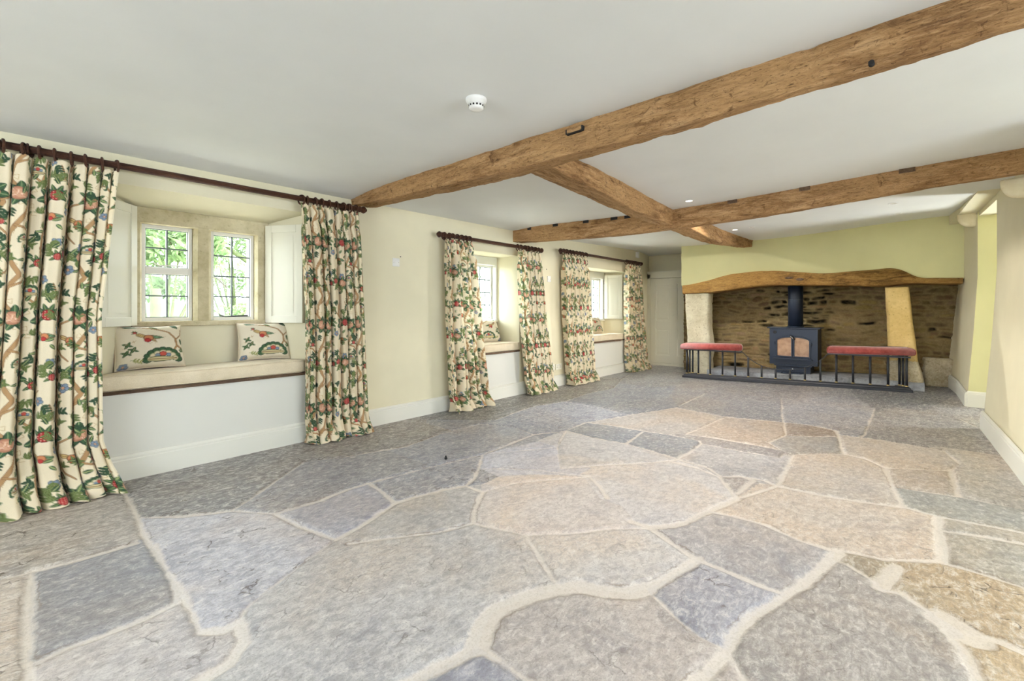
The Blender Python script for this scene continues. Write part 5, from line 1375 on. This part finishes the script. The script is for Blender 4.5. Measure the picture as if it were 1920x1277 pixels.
def shrub(x, y, z0, rx, ry, rz, n, seed, label, lmat, ls=.09, trunk=None, name='garden_shrub', cat='shrub'):
    rs = np.random.RandomState(seed); root = empty(name, (x, y, -.15)); tag(root, label, cat)
    c = rs.normal(size=(n, 3)); c /= np.linalg.norm(c, axis=1)[:, None]; c *= rs.uniform(.45, 1, n)[:, None]**.6
    c = c*np.array([rx, ry, rz])*(1+.35*np.sin(c[:, :1]*9+seed)); c[:, 2] += z0+.15
    d = rs.normal(size=(n, 3)); d[:, 2] -= .3; d /= np.linalg.norm(d, axis=1)[:, None]
    s = np.cross(d, rs.normal(size=(n, 3))); s /= np.linalg.norm(s, axis=1)[:, None]; nn = np.cross(d, s)
    L0 = ls*rs.uniform(.6, 1.3, n)[:, None]
    pts = np.stack([c, c+d*L0*.45+s*L0*.2+nn*L0*.05, c+d*L0, c+d*L0*.45-s*L0*.2+nn*L0*.05], 1)
    me = bpy.data.meshes.new('foliage'); me.from_pydata(pts.reshape(-1, 3).tolist(), [], [[i*4, i*4+1, i*4+2, i*4+3] for i in range(n)]); link('foliage', me, lmat, root)
    m = MB()
    for k in range(trunk or 4):
        a = rs.rand()*6.3; e = c[rs.randint(n)]; m.tube([(0.06*math.cos(a), .06*math.sin(a), -.02), (e[0]*.35, e[1]*.35, e[2]*.5), tuple(e)], [.035, .022, .008], 7)
    m.build('stems', M_bark, root)
for i, a in enumerate([
    (1.55, 8.2, 2.15, .75, .5, .38, 1500, M_leaf, 'hanging pale leaves outside the upper left casement of the nearest window', .15),
    (1.50, 8.8, 1.46, .70, .4, .17, 900, M_leaf, 'light green bush outside the lower left casement of the nearest window', .13),
    (2.9, 9.6, 2.45, .9, .5, .40, 1100, M_leaf2, 'arching tree canopy outside the nearest window, right casement', .12),
    (2.7, 9.0, .98, 1.0, .4, .24, 900, M_leaf, 'low pale shrub outside the right casement of the nearest window', .11),
    (3.2, 11.0, 1.75, .5, .4, .35, 450, M_leaf2, 'small distant shrub in the middle of the right casement of the nearest window', .11),
    (7.8, 8.0, 1.3, 1.2, .7, 1.0, 1200, M_leaf, 'leafy shrub outside the middle window', .12),
    (12.5, 8.0, 1.4, 1.4, .8, 1.1, 1200, M_leaf2, 'leafy shrub outside the farthest window', .13)]):
    x, y, z0, rx, ry, rz, n, lm, lb_, ls = a
    shrub(x, y, z0, rx, ry, rz, n, 40+i, lb_, lm, ls)
m = MB(); m.tube([(1.30, 7.4, -.2), (1.29, 7.4, .6), (1.285, 7.42, 1.37)], [.075, .066, .06], 12); tag(m.build('garden_post', M_bark), 'mossy green post seen through lower left pane of the nearest window', 'post')
m = MB(); m.box(-2, 20, 12.5, 12.9, -.2, 1.25, .02); tag(m.build('garden_wall', M_gardenstone), 'pale low garden wall beyond the lawn', kind='structure')
m = MB(); m.tube([(5.2, 9.3, -.2), (4.2, 9.3, 1.0), (3.2, 9.3, 1.85), (2.75, 9.3, 2.15), (2.35, 9.3, 2.5), (2.0, 9.3, 2.6)], [.09, .07, .05, .04, .03, .02], 10)
tag(m.build('leaning_branch', M_bark), 'bare arching branch outside right casement of the nearest window', 'branch')
print('verts', sum(len(o.data.vertices) for o in bpy.data.objects if o.type == 'MESH'))
